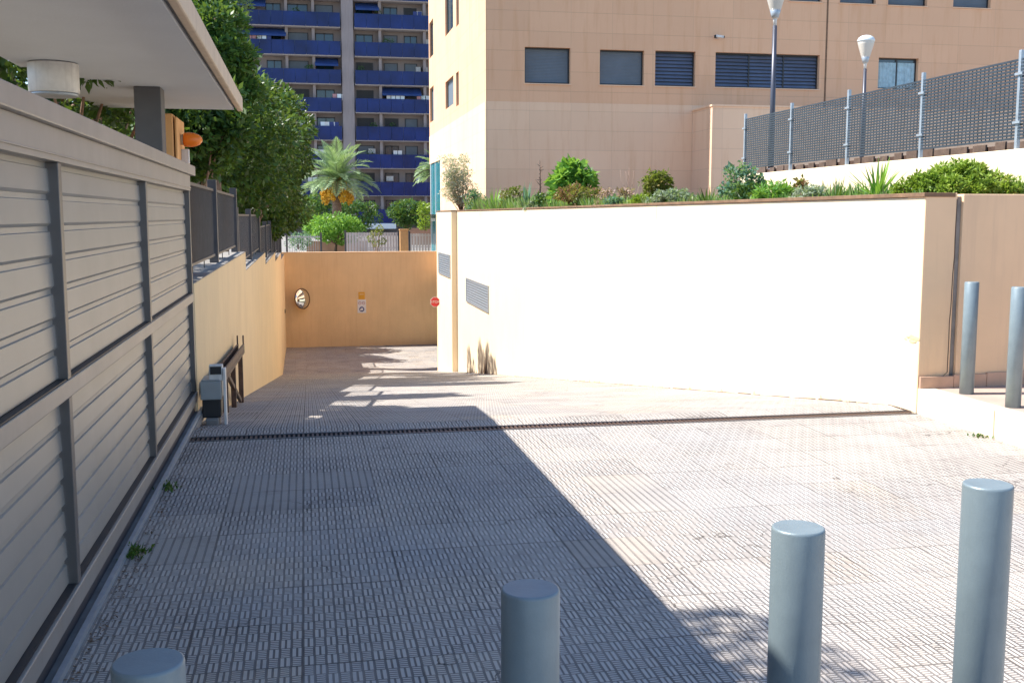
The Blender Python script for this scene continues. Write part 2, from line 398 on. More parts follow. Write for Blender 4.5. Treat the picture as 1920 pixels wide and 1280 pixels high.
g = MB(); g.add([(-400, -400, -.16), (400, -400, -.16), (400, -3.2, -.16), (-400, -3.2, -.16)], [(0, 1, 2, 3)]); struct('road', g, 'asphalt')
g = MB(); g.box(-60, 60, -3.35, -3.2, -.3, .0); struct('road_kerb', g, 'conc')
g = MB(); g.add([(-400, -3.2, -.02), (-1.2, -3.2, -.02), (-1.2, 48.5, -.02), (-400, 48.5, -.02)], [(0, 1, 2, 3)]); struct('garden_ground', g, 'gardensoil')
g = MB(); g.add([(-400, 48.5, -.45), (400, 48.5, -.45), (400, 600, -.45), (-400, 600, -.45)], [(0, 1, 2, 3)]); struct('back_street', g, 'conc')
# pavement on the right with its kerb, rising gently to the right
g = MB(); g.add([(RX + .14, -3.2, .206), (60, -3.2, .9), (60, RY0 - .06, .9), (RX + .14, RY0 - .06, .206)], [(0, 1, 2, 3)]); struct('pavement', g, 'pavement')
g = MB()
y = -3.2
while y < RY0 - .1:
    y2 = min(y + 1.0, RY0 - .065); g.box(RX, RX + .14, y + .004, y2 - .004, -.2, .21); y += 1.0
struct('kerb', g, 'wall_white', .008)
g = MB(); g.add([(RX + .2, RY0, 1.66), (60, RY0, 1.66), (60, 60, 1.66), (RX + .2, 60, 1.66)], [(0, 1, 2, 3)]); struct('planting_bed', g, 'soil')
g = MB(); g.add([(8.75, -3, 2.36), (80, -3, 2.36), (80, 34.1, 2.36), (14.6, 34.1, 2.36), (8.75, 20.2, 2.36), (14.6, 34.1, 1.6), (8.75, 20.2, 1.6)], [(0, 1, 2, 3, 4), (4, 3, 5, 6)]); struct('terrace', g, 'conc')
# strip along the gate, and dry leaf litter at its foot
g = MB(); g.box(-1.19, -.845, -3.19, 9.0, -.05, .006); struct('gate_strip', g, 'conc')

# ------------------------------------------------------------------ drain
t = thing('drain_channel', 'dark slotted drain grating crossing the paving at the top of the ramp', 'drain', (2, RY0, 0))
m = MB(); m.box(LX + .06, RX, RY0 - .09, RY0 - .065, -.05, .004); m.box(LX + .06, RX, RY0 + .065, RY0 + .09, -.05, .002)
m.build('drain_edge', 'dark_steel', t)
m = MB(); x = LX + .07
while x < RX - .02: m.box(x, x + .016, RY0 - .065, RY0 + .065, -.03, -.002); x += .034
m.build('grating', 'rust', t)
m = MB(); m.box(LX + .06, RX, RY0 - .065, RY0 + .065, -.14, -.1); m.build('drain_bed', 'black', t)

# ------------------------------------------------------------------ left sliding gate
GX = -.90
t = thing('sliding_gate', 'long grey sliding gate with ribbed metal panels on the left', 'gate', (GX, 4, 0))
posts = [-.25, 2.02, 4.30, 6.57, 8.98]
prof = []   # ribbed sheet profile (x offset, z) bottom to top of one rib
def ribbed(z0, z1, n):
    pr = []; p = (z1 - z0) / n
    for i in range(n):
        z = z0 + i * p
        pr += [(.0, z), (.008, z + .08 * p), (.004, z + .76 * p), (.004, z + .79 * p), (-.004, z + .82 * p), (-.004, z + .98 * p)]
    pr.append((0, z1)); return pr
for (za, zb, n) in ((.975, 1.80, 7), (.165, .905, 7)):
    for i in range(4):
        y0, y1 = posts[i] + .06, posts[i + 1] - .004
        pr = ribbed(za, zb, n)
        m = MB()
        vs = [(GX - .045 + x, y0, z) for x, z in pr] + [(GX - .045 + x, y1, z) for x, z in pr]
        k = len(pr); m.add(vs, [(j, j + k, j + k + 1, j + 1) for j in range(k - 1)])
        m.build('ribbed_panel', 'gate_sheet', t)
for y in posts:
    for z0, z1 in ((.165, .905), (.975, 1.80)):
        m = MB(); m.box(GX - .06, GX - .002, y, y + .055, z0, z1); m.build('post', 'gate_frame', t, .003)
m = MB(); m.box(GX - .06, GX, posts[0], posts[-1] + .06, .906, .974); m.build('middle_rail', 'gate_cap', t, .004)
m = MB(); m.box(GX - .06, GX + .004, posts[0], posts[-1] + .06, 1.801, 1.925)
m.box(GX + .004, GX + .010, posts[0], posts[-1] + .06, 1.822, 1.83); m.build('top_rail', 'gate_cap', t, .004)
m = MB(); m.box(GX - .09, GX + .03, posts[0] - .03, 9.22, 1.926, 2.005); m.build('top_cap', 'gate_cap', t, .006)
for z in (.974, .164):
    m = MB(); m.box(GX - .047, GX - .008, posts[0], posts[-1] + .05, z + .001, z + .006); m.build('rail_top_shade', 'black', t)  # black strips put the shade on the rail tops; no seals there
m = MB(); m.box(GX - .06, GX + .006, posts[0], posts[-1] + .06, .085, .164); m.build('bottom_rail', 'gate_cap', t, .004)
m = MB(); m.box(GX - .055, GX - .012, posts[0], posts[-1] + .05, .013, .085); m.build('guide_sun_stop', 'dark_steel', t)  # guide bar lowered to close the gap under the gate against sunlight
for y in (posts[1] + .9, posts[3] + 1.0):
    m = MB(); m.lathe((GX - .045, y, .055), [(.05, 0), (.05, .03)], 16, 'X'); m.build('roller', 'dark_steel', t)
m = MB(); m.box(GX + .024, GX + .046, -2, 9.05, .006, .032); m.box(GX - .07, GX - .03, -2, 9.05, .006, .012)
tag(m.build('gate_track', 'steel'), 'thin metal floor track running along the foot of the ribbed gate', 'track')

# canopy over the gate
CY = 11.15; CZ0, CZ1 = 2.645, 2.775; CX0, CX1 = -1.95, -.575
t = thing('gate_canopy', 'flat concrete canopy with grey soffit above the ribbed gate', 'canopy', (-1.23, 9.3, 0))
m = MB(); m.box(CX0, CX1 - .085, .4, CY - .03, CZ0, CZ1 - .02); m.build('slab', 'soffit', t, .006)
m = MB(); m.box(CX1 - .055, CX1, .38, CY, CZ0 - .012, CZ1); m.build('fascia', 'fascia', t, .012)
m = MB(); m.box(CX0, CX1 - .056, .38, CY, CZ1 - .019, CZ1 - .001); m.build('roof_sheet', 'fascia', t)
m = MB(); m.box(CX1 - .085, CX1 - .056, .4, CY - .04, CZ0 + .02, CZ1 - .02); m.build('drip_groove', 'dark_steel', t)
m = MB(); m.box(-1.335, -1.125, 9.25, 9.5, -.1, CZ0); m.build('column', 'column', t, .006)
m = MB(); m.box(-1.335, -1.125, 1.0, 1.25, -.1, CZ0); m.build('column', 'column', t, .006)
p = at(89, 112, Z=CZ0)
t = thing('ceiling_lamp', 'stained white drum lamp fixed under the canopy soffit', 'lamp', (p.x, p.y + .16, CZ0))
c = (p.x, p.y + .16, 0)
m = MB(); m.lathe((c[0], c[1], CZ0 - .205), [(.158, .0), (.165, .004), (.165, .195), (.160, .2)], 32); m.build('drum', 'white', t)
m = MB(); m.lathe((c[0], c[1], CZ0 - .226), [(.150, 0), (.156, .02)], 32); m.build('trim_ring', 'steel', t)

# orange pier with beacon at the end of the canopy
t = thing('gate_pier', 'orange rendered pier half hidden behind the canopy column', 'pier', (-1.3, 10.2, 0))
a = at(310, 215, Y=10.1); b_ = at(326, 290, Y=10.1)
m = MB(); m.box(a.x - .25, b_.x, 10.1, 10.32, -.1, at(318, 213, Y=10.1).z); m.build('pier_body', 'pier', t, .01)
m = MB(); m.box(b_.x + .012, b_.x + .03, 10.12, 10.75, .9, at(330, 222, Y=10.3).z); m.build('side_board', 'pier', t, .005)
bx = b_.x + .03
t = thing('warning_beacon', 'amber warning beacon sticking out from the orange pier', 'beacon', (bx, 10.45, 2.3))
q = at(330, 262, Y=10.42)
m = MB()
dv = Vector((1, -.12, .02)).normalized()
m.lathe((bx + .02, 10.42, q.z), [(.028, 0), (.062, .01), (.068, .05), (.064, .10), (.045, .15), (.015, .172)], 20, 'X'); m.build('amber_dome', 'amber', t)
m = MB(); m.lathe((bx + .001, 10.42, q.z), [(.045, 0), (.05, .02)], 20, 'X'); m.build('beacon_base', 'fascia', t)
m = MB(); m.box(bx + .001, bx + .07, 10.40, 10.47, q.z - .22, q.z - .085); m.build('junction_box', 'white', t, .006)

# gate motor, photocell and the rail that carries the open gate over the ramp
t = thing('gate_motor', 'grey gate motor with dark body on a small concrete block', 'motor', (-.76, 8.95, 0))
m = MB(); m.box(-.855, -.69, 8.84, 9.1, .12, .27); m.box(-.845, -.70, 8.85, 9.09, .27, .285); m.build('motor_cover', 'grey_plastic', t, .018)
m = MB(); m.box(-.845, -.70, 8.86, 9.08, -.03, .119); m.build('motor_body', 'black', t, .008)
m = MB(); m.box(-.82, -.715, 8.80, 9.05, -.2, -.031); m.build('motor_base', 'conc', t, .01)
t = thing('photocell_post', 'pale photocell post with black window beside the gate motor', 'photocell', (-.66, 9.0, 0))
m = MB(); m.box(-.676, -.655, 8.86, 8.96, -.2, .37); m.build('post', 'white', t, .004)
m = MB(); m.box(-.785, -.678, 8.87, 8.95, .27, .40); m.build('housing', 'white', t, .006)
m = MB(); m.box(-.775, -.688, 8.862, 8.869, .325, .388); m.build('lens', 'black', t)
t = thing('gate_support_frame', 'dark brown steel support frame standing against the ramp wall', 'frame', (-.76, 11.4, 0))
def fz(y): return .17 - .042 * (y - 9.2)
for x in (-.845, -.775):
    m = MB(); m.obox((x, 9.2, fz(9.2)), (x, 13.6, fz(13.6)), .018, .075); m.build('rail', 'rust', t, .003)
m = MB(); m.obox((-.81, 9.2, fz(9.2) - .06), (-.81, 13.6, fz(13.6) - .06), .09, .04); m.build('beam', 'rust', t, .003)
for y in (10.9, 12.1, 13.45):
    m = MB(); m.box(-.84, -.785, y, y + .06, rz(y) - .1, fz(y) - .08); m.build('leg', 'rust', t, .003)
m = MB(); m.obox((-.81, 11.1, fz(11.1) - .08), (-.81, 13.2, rz(13.2) + .04), .035, .045); m.build('brace', 'rust', t)
for x in (-.845, -.775):
    m = MB(); m.box(x - .008, x + .008, 13.52, 13.57, fz(13.5) + .03, fz(13.5) + .14); m.build('end_stop', 'rust', t)

# ------------------------------------------------------------------ left ramp wall with stepped fence
secs = [(9.10, 17.0, 1.05), (17.0, 25.4, .765), (25.4, 33.8, .485), (33.8, 42.0, .205), (42.0, 48.3, -.075)]
t = thing('ramp_wall', 'peach rendered ramp wall with stepped top below the dark fence', 'wall', (-1.05, 28, 0))
m = MB(); m2 = MB()
for i, (a, b, z) in enumerate(secs):
    m.box(-1.22, LX, a, b, -4.6, z - .004)
    m2.box(-1.215, LX - .004, a + .002, b - .002, z - .003, z + .004)
m.build('wall_body', 'wall_peach', t); m2.build('wall_top', 'conc', t)
m = MB(); m.lathe((-.899, 46.6, -2.45), [(.0, 0), (.09, .001), (.09, .02), (.0, .03)], 12, 'X', False); m.build('outlet', 'black', t)
for si, (a, b, z) in enumerate(secs):
    words = ['highest dark barred fence section, nearest the gate on the ramp wall', 'second dark barred fence section down the stepped ramp wall',
             'middle dark barred fence section on the stepped ramp wall', 'dark barred fence section one step above the lowest, on the ramp wall',
             'lowest dark barred fence section at the far end of the ramp wall']
    t = thing('metal_fence', words[si], 'fence', (-1.05, (a + b) / 2, z), 'fence sections on the stepped ramp wall')
    n = 2; ps = [a + .1 + (b - a - .3) * k / n for k in range(n + 1)]
    for y in ps:
        m = MB(); m.box(-1.10, -1.0, y, y + .1, z + .004, z + .97); m.build('post', 'dark_steel', t, .004)
    for k in range(n):
        y0, y1 = ps[k] + .1, ps[k + 1]
        m = MB(); m.box(-1.07, -1.03, y0, y1, z + .835, z + .865); m.box(-1.07, -1.03, y0, y1, z + .085, z + .11)
        y = y0 + .05
        while y < y1 - .02: m.box(-1.058, -1.042, y, y + .014, z + .11, z + .835); y += .075
        for q in (.33, .66): 
            yy = y0 + (y1 - y0) * q; m.box(-1.055, -1.045, yy, yy + .012, z + .004, z + .085)
        m.build('bar_panel', 'dark_steel', t)

# far wall
t = thing('end_wall', 'orange rendered wall closing the foot of the ramp', 'wall', (3, RY2 + .15, 0))
zt = .0
m = MB(); m.box(-1.2, 10, RY2, RY2 + .3, -4.7, zt - .03); m.build('wall_body', 'wall_orange', t)
m = MB(); m.box(-1.2, 10, RY2 - .012, RY2 + .312, zt - .029, zt + .01); m.build('coping', 'wall_tan', t)
# mirror
p = at(567, 560, Y=RY2 - .4)
t = thing('traffic_mirror', 'round convex traffic mirror on the orange wall', 'mirror', (p.x, p.y, p.z))
t.rotation_euler = (radians(-6), 0, radians(46))
def dome(r, h, n=28):
    return [(r * sin(a), -h * (cos(a))) for a in [pi / 2 * k / 7 for k in range(7, -1, -1)]]
m = MB(); m.lathe((0, 0, 0), [(.43, 0), (.40, .022), (.36, .048), (.31, .071), (.25, .093), (.19, .108), (.13, .12), (.07, .127), (.001, .13)], 32, 'Y', False)
o = m.build('mirror_face', 'mirror', None); o.parent = t
m = MB(); m.lathe((0, 0, 0), [(.43, -.04), (.455, -.04), (.465, .01), (.43, .015)], 32, 'Y', False); m.lathe((0, 0, 0), [(.001, -.05), (.43, -.04)], 32, 'Y', False)
o = m.build('rim', 'coping', None); o.parent = t
m = MB(); m.tube([(0, .05, 0), (.0, .25, 0), (.1, .5, 0)], .03); o = m.build('bracket', 'steel', None); o.parent = t
# stacked signs
p = at(678, 556, Y=RY2); zc = p.z; sx = p.x
t = thing('warning_notice', 'yellow square notice above the white one on the orange wall', 'sign', (sx, RY2, zc))
m = MB(); m.box(sx - .14, sx + .14, RY2 - .02, RY2 - .002, at(678, 561, Y=RY2).z, at(678, 547.5, Y=RY2).z); m.build('plate', 'yellow', t)
zq = at(678, 551.5, Y=RY2).z
m = MB(); m.box(sx - .09, sx + .09, RY2 - .024, RY2 - .021, zq - .02, zq + .02); m.build('faded_print', 'wall_orange', t)
z0, z1 = at(678, 586.5, Y=RY2).z, at(678, 561.5, Y=RY2).z
t = thing('safety_notice', 'white notice with blue disc and faded red rings on the orange wall', 'sign', (sx, RY2, z0))
m = MB(); m.box(sx - .19, sx + .19, RY2 - .02, RY2 - .002, z0, z1); m.build('plate', 'signwhite', t, .004)
zb = at(678, 579.5, Y=RY2).z
m = MB(); m.lathe((sx, RY2 - .021, zb), [(.001, .003), (.115, .003), (.115, 0)], 24, 'Y', False); m.build('blue_disc', 'signblue', t)
m = MB(); m.box(sx - .05, sx + .06, RY2 - .029, RY2 - .025, zb - .055, zb + .055); m.box(sx - .085, sx - .05, RY2 - .029, RY2 - .025, zb - .05, zb + .01); m.build('white_symbol', 'signwhite', t)
zr = at(678, 568, Y=RY2).z
for dx in (-.085, .085):
    m = MB(); m.lathe((sx + dx, RY2 - .021, zr), [(.045, .003), (.07, .003), (.07, 0)], 20, 'Y', False); m.obox((sx + dx - .04, RY2 - .023, zr + .04), (sx + dx + .04, RY2 - .023, zr - .04), .004, .02, (0, 1, 0))
    m.build('red_ring', 'signpink', t)

# ------------------------------------------------------------------ right ramp wall
WT = 1.785; W1 = 34.5; W2X = 4.68; W2 = 38.3
t = thing('white_ramp_wall', 'tall sunlit cream wall along the right of the ramp', 'wall', (RX + .15, 20, 0))
m = MB(); m.box(RX, RX + .25, RY0 - .06, W1, -4.6, WT - .035); m.box(W2X, RX + .25, W1, W2, -4.8, WT - .035); m.build('wall_body', 'wall_white', t, .012)
m = MB(); m.box(RX - .018, RX + .26, RY0 - .072, W1 - .01, WT - .034, WT); m.box(W2X - .018, RX + .26, W1 - .01, W2 + .01, WT - .034, WT); m.build('coping', 'coping', t, .004)
def patch(name, parent, pts, x):
    m = MB()
    for (y, z, w, h) in pts:
        m.add([(x, y - w / 2, z), (x, y + w / 2, z), (x, y + w * .2, z + h * .5), (x, y + .01, z + h), (x, y - w * .25, z + h * .45)], [(0, 1, 2, 3, 4)])
    return m.build(name, 'coping', parent)
o = patch('brown_patch', t, [(29.2, rz(29.2), .5, .42), (28.9, rz(28.9), .5, .62), (29.7, rz(29.7), .35, .2), (30.6, rz(30.6), .2, .12)], RX - .003); o['label'] = 'ragged brown patch at the wall foot'  # brown upright patches along the foot of the wall
rr_ = random.Random(3); m = MB()
for k in range(9):
    q = at(rr_.uniform(1692, 1719), rr_.uniform(630, 640), X=RX); s_ = rr_.uniform(.012, .03)
    m.add([(RX - .003 - .0003 * k, q.y + s_ * rr_.uniform(.8, 2) * cos(a), q.z + s_ * .6 * sin(a)) for a in [2 * pi * i / 7 for i in range(7)]], [tuple(range(7))])
m.build('peeled_patch', 'wall_orange', t)
m = MB()
for (u, v0, v1) in ((1231, 384, 412), (1058, 398, 404)):
    a_ = at(u, v0, X=RX); b_ = at(u, v1, X=RX); m.box(RX - .003, RX - .001, a_.y - .006, a_.y + .006, b_.z, a_.z)
y = 9.0
while y < 33:
    h_ = rr_.uniform(.01, .05); w_ = rr_.uniform(.05, .3); m.add([(RX - .003, y, rz(y) - .03), (RX - .003, y + w_, rz(y + w_) - .03), (RX - .003, y + w_ * .6, rz(y) + h_)], [(0, 1, 2)]); y += rr_.uniform(.3, 1.6)
m.build('grime_mark', 'wall_orange', t)
m = MB(); y = RY0
while y < W1 - .1:
    w_ = rr_.uniform(.08, .5); h_ = rr_.uniform(.001, .011); h2 = rr_.uniform(.001, .011)
    m.add([(RX - .004, y, rz(y) - .05), (RX - .004, y + w_, rz(y + w_) - .05), (RX - .004, y + w_, rz(y + w_) + h2), (RX - .004, y, rz(y) + h_)], [(0, 1, 2, 3)]); y += w_ * rr_.uniform(1., 1.25)
m.build('foot_joint', 'rust', t)
g = MB(); g.box(W2X, 12, W2, W2 + .2, -4.8, WT - .06); 
tag(g.build('garage_wall', 'wall_tan'), 'tan wall turning off behind the far end of the cream ramp wall', 'wall')
def vent(u0, v0, u1, v1, X, label, dv):
    a = at(u0, v0, X=X); b = at(u1, v1 - dv, X=X); zt_ = at(u0, v0, X=X).z; zb_ = at(u0, v1 - dv, X=X).z
    y0, y1 = min(a.y, b.y), max(a.y, b.y); z0, z1 = zb_, zt_
    t = thing('vent_grille', label, 'vent', (X, (y0 + y1) / 2, z0), 'vent grilles in the cream ramp wall')
    m = MB(); f = .04
    m.box(X - .03, X - .002, y0, y1, z0, z0 + f); m.box(X - .03, X - .002, y0, y1, z1 - f, z1); m.box(X - .03, X - .002, y0, y0 + f, z0 + f, z1 - f); m.box(X - .03, X - .002, y1 - f, y1, z0 + f, z1 - f)
    m.build('frame', 'steel', t)
    m = MB(); k = 9
    for i in range(k):
        z = z0 + f + (z1 - z0 - 2 * f) * (i + .5) / k
        m.obox((X - .016, y0 + f, z), (X - .016, y1 - f, z), .022, .022, (1, 0, 1))
    y = y0 + .16
    while y < y1 - .08: m.box(X - .028, X - .02, y, y + .02, z0 + f, z1 - f); y += .14
    m.build('louvres', 'steel', t)
    m = MB(); m.box(X - .006, X - .003, y0 + f, y1 - f, z0 + f, z1 - f); m.build('backing', 'steel', t)
vent(875, 520, 917, 583, RX, 'louvred vent grille low in the long cream ramp wall', 18)
vent(823, 472, 845, 517, W2X, 'smaller-looking louvred vent grille beyond the step in the cream wall', 5)
# stop sign on the end of the wall
p = at(816, 566, Y=W2 - .5)
t = thing('stop_sign', 'small red stop sign at the far edge of the cream wall', 'sign', (p.x, p.y, p.z))
def octo(r): return [(r * cos(radians(22.5 + 45 * k)), r * sin(radians(22.5 + 45 * k))) for k in range(8)]
m = MB(); m.prism([(p.x + a, p.z + b) for a, b in octo(.19)], p.y, p.y + .012); m.build('sign_border', 'signwhite', t)
m = MB(); m.prism([(p.x + a, p.z + b) for a, b in octo(.175)], p.y - .006, p.y - .001); m.build('sign_face', 'red', t)
text_part('STOP', .13, (0, -.009, 0), (pi / 2, 0, 0), 'signwhite', t)
m = MB(); m.tube([(p.x, p.y + .03, p.z), (p.x + .2, p.y + .03, p.z), (W2X + .01, p.y + .05, p.z)], .014); m.build('bracket', 'steel', t)

# end face wall on the right: pier, filler joint and the long tan wall
t = thing('street_wall', 'tan wall in shade with a cracked joint and tiled plinth on the right', 'wall', (7, RY0, 0))
xj = at(1789, 500, Y=RY0 - .06).x
m = MB(); m.box(RX + .001, xj, RY0 - .064, RY0 + .2, .1, WT - .002); m.build('wall_pier', 'wall_tan', t, .006)
m = MB(); m.box(xj + .012, xj + .045, RY0 - .045, RY0 + .2, .1, WT - .03); m.build('joint_filler', 'conc', t)
m = MB(); m.box(xj + .047, 12, RY0 - .075, RY0 + .2, .1, WT - .01); m.build('wall_body', 'wall_tan', t, .006)
m = MB()
pts = [(xj - .005, WT - .05)] + [(xj - .004 - .02 * k / 10 + R.uniform(-.006, .006), WT - .1 - 1.35 * k / 10) for k in range(1, 11)] + [(xj - .06, .3)]
for i in range(len(pts) - 1):
    (x0, z0), (x1, z1) = pts[i], pts[i + 1]; w = .004
    m.add([(x0 - w, RY0 - .0655, z0), (x0 + w, RY0 - .0655, z0), (x1 + w, RY0 - .0655, z1), (x1 - w, RY0 - .0655, z1)], [(0, 3, 2, 1)])
m.build('crack', 'rust', t)
m = MB(); x = RX + .005
while x < 12:
    zp = .2 + .0125 * (x - RX); m.box(x, x + .296, RY0 - .10, RY0 - .065 - .011, .15, zp + .105 + .02 * (x - RX)); x += .3
m.build('plinth', 'plinth', t, .003)

# ------------------------------------------------------------------ bollards
BT = [(-.24, 1.58, .95), (.38, 1.79, .945), (.955, 1.925, .985), (1.455, 2.04, 1.02)]
BL = ['shaded grey bollard nearest the ribbed gate, only its top showing', 'shaded grey bollard in the middle foreground with dark blue top',
      'grey bollard half in sun with the shadow edge across its foot', 'tall sunlit grey bollard at the right of the foreground row']
t = thing('bollard', BL[0], 'bollard', (BT[0][0], BT[0][1], BT[0][2] - 1.04), 'foreground row of bollards')
m = MB(); x, y, z = BT[0]; h0 = z - 1.04
m.lathe((x, y, h0), [(.0525, 0), (.0525, 1.034), (.0513, 1.0385), (.0485, 1.04)], 40); m.build('bollard_tube', 'bollard', t)
bol = t
for i in (1, 2, 3):
    x, y, z = BT[i]; copy_thing(bol, (x, y, z - 1.04), BL[i])
p1 = at(1812, 736, Z=.215); p2 = at(1899, 761, Z=.215)
t = thing('bollard', 'pale blue-grey bollard on the raised pavement nearer the tan wall', 'bollard', (p1.x, p1.y, .2), 'bollards on the raised pavement')
m = MB(); m.lathe((p1.x, p1.y, .1), [(.054, 0), (.054, .985), (.050, .99)], 32); m.build('bollard_tube', 'bollard', t)
copy_thing(t, (p2.x, p2.y, .2), 'pale blue-grey bollard on the raised pavement cut by the right picture edge')

# ------------------------------------------------------------------ the peach building
BX, BY = 6.08, 36.0
t = thing('peach_building', 'large peach clad building above the cream ramp wall', 'building', (20, 44, 0))
zband = at(911, 190, Y=BY).z
def openings_wall(u0, u1, w0, w1, holes, emit):
    """rectangular wall u x w with rectangular holes, as a grid of quads"""
    us = sorted({u0, u1} | {h[0] for h in holes} | {h[1] for h in holes}); ws = sorted({w0, w1} | {h[2] for h in holes} | {h[3] for h in holes})
    for i in range(len(us) - 1):
        for j in range(len(ws) - 1):
            a, b, c, d = us[i], us[i + 1], ws[j], ws[j + 1]; mu, mw = (a + b) / 2, (c + d) / 2
            if any(h[0] < mu < h[1] and h[2] < mw < h[3] for h in holes): continue
            emit(a, b, c, d)
fw = [('shutter', 984, 88, 1069, 158), ('shutter', 1125, 93, 1207, 161), ('louvre', 1229, 95, 1303, 163), ('louvre3', 1342, 98, 1535, 168), ('pane', 1648, 108, 1720, 168)]
holes = []
for k, a, b, c, d in fw:
    p = at(a, b, Y=BY); q = at(c, d, Y=BY); holes.append((p.x, q.x, q.z, (p.z + at(c, b + .03 * (c - a), Y=BY).z) / 2, k))
for a, c, d in ((1480, 1541, 3), (1575, 1642, 7), (1665, 1738, 11), (1787, 1857, 15), (1230, 1300, -6), (1125, 1207, -9), (984, 1069, -13)):
    p = at(a, d, Y=BY); q = at(c, d, Y=BY); holes.append((p.x, q.x, (p.z + q.z) / 2, p.z + 1.3, 'shutter'))
TOPZ = 15.5; XE = 42
m = MB()
def emit_front(a, b, c, d): m.add([(a, BY, c), (b, BY, c), (b, BY, d), (a, BY, d)], [(0, 1, 2, 3)])
openings_wall(BX, XE, zband, TOPZ, holes, emit_front)
for h in holes:    # reveals
    a, b, c, d = h[:4]; D = BY + .22
    m.add([(a, BY, c), (b, BY, c), (b, BY, d), (a, BY, d), (a, D, c), (b, D, c), (b, D, d), (a, D, d)], [(0, 4, 5, 1), (1, 5, 6, 2), (2, 6, 7, 3), (3, 7, 4, 0)])
# left face
lf = []
for u0, u1, vtr, vbr in ((834, 849, -60, 52), (835, 850, 141, 195), (855, 860, -40, 46), (855, 860, 133, 197), (804.5, 812, 34, 103), (805.5, 813, 160, 226)):
    p = at(u1, vtr, X=BX); q = at(u1, vbr, X=BX); y1 = at(u0, vtr, X=BX).y
    lf.append((p.y, min(y1, 52.2), q.z, p.z))
YB = 52.45
def emit_left(a, b, c, d): m.add([(BX, a, c), (BX, b, c), (BX, b, d), (BX, a, d)], [(0, 3, 2, 1)])
openings_wall(BY, YB, zband, TOPZ, lf, emit_left)
for a, b, c, d in lf:
    D = BX + .14
    m.add([(BX, a, c), (BX, b, c), (BX, b, d), (BX, a, d), (D, a, c), (D, b, c), (D, b, d), (D, a, d)], [(0, 1, 5, 4), (1, 2, 6, 5), (2, 3, 7, 6), (3, 0, 4, 7)])
m.add([(BX, YB, -1), (XE, YB, -1), (XE, YB, TOPZ), (BX, YB, TOPZ)], [(0, 3, 2, 1)])
m.add([(XE, BY, -1), (XE, YB, -1), (XE, YB, TOPZ), (XE, BY, TOPZ)], [(0, 1, 2, 3)])
m.add([(BX, BY, TOPZ), (XE, BY, TOPZ), (XE, YB, TOPZ), (BX, YB, TOPZ)], [(0, 1, 2, 3)])
m.build('upper_wall', 'bld', t)
m = MB(); yg = at(827, 390, X=BX).y
e = .015
m.add([(BX - e, BY - e, -1), (XE, BY - e, -1), (XE, BY - e, zband), (BX - e, BY - e, zband)], [(0, 1, 2, 3)])
m.add([(BX - e, BY - e, -1), (BX - e, yg, -1), (BX - e, yg, zband), (BX - e, BY - e, zband)], [(0, 3, 2, 1)])
zg = at(826, 300, X=BX).z
m.add([(BX - e, yg, zg), (BX - e, YB, zg), (BX - e, YB, zband), (BX - e, yg, zband)], [(0, 3, 2, 1)])
m.add([(BX - e, BY - e, zband), (XE, BY - e, zband), (XE, BY + .01, zband), (BX - e, BY + .01, zband)], [(0, 1, 2, 3)])
m.add([(BX - e, BY - e, zband), (BX - e, YB, zband), (BX + .01, YB, zband), (BX + .01, BY - e, zband)], [(0, 3, 2, 1)])
m.build('lower_wall', 'bld_low', t)
m = MB(); m.box(BX + .03, BX + .06, yg, YB - .4, -1, zg); m.build('glazed_entrance', 'glass_teal', t)
m = MB(); m.box(BX - .02, BX + .03, yg + .0, yg + .1, -1, zg); m.box(BX - .02, BX + .03, YB - .45, YB - .3, -1, zg); m.box(BX - .01, BX + .03, yg + .1, YB - .45, 1.35, 1.5); m.box(BX - .01, BX + .03, (yg + YB) / 2 - .1, (yg + YB) / 2, -1, zg)
m.build('entrance_frame', 'lamp_top', t)
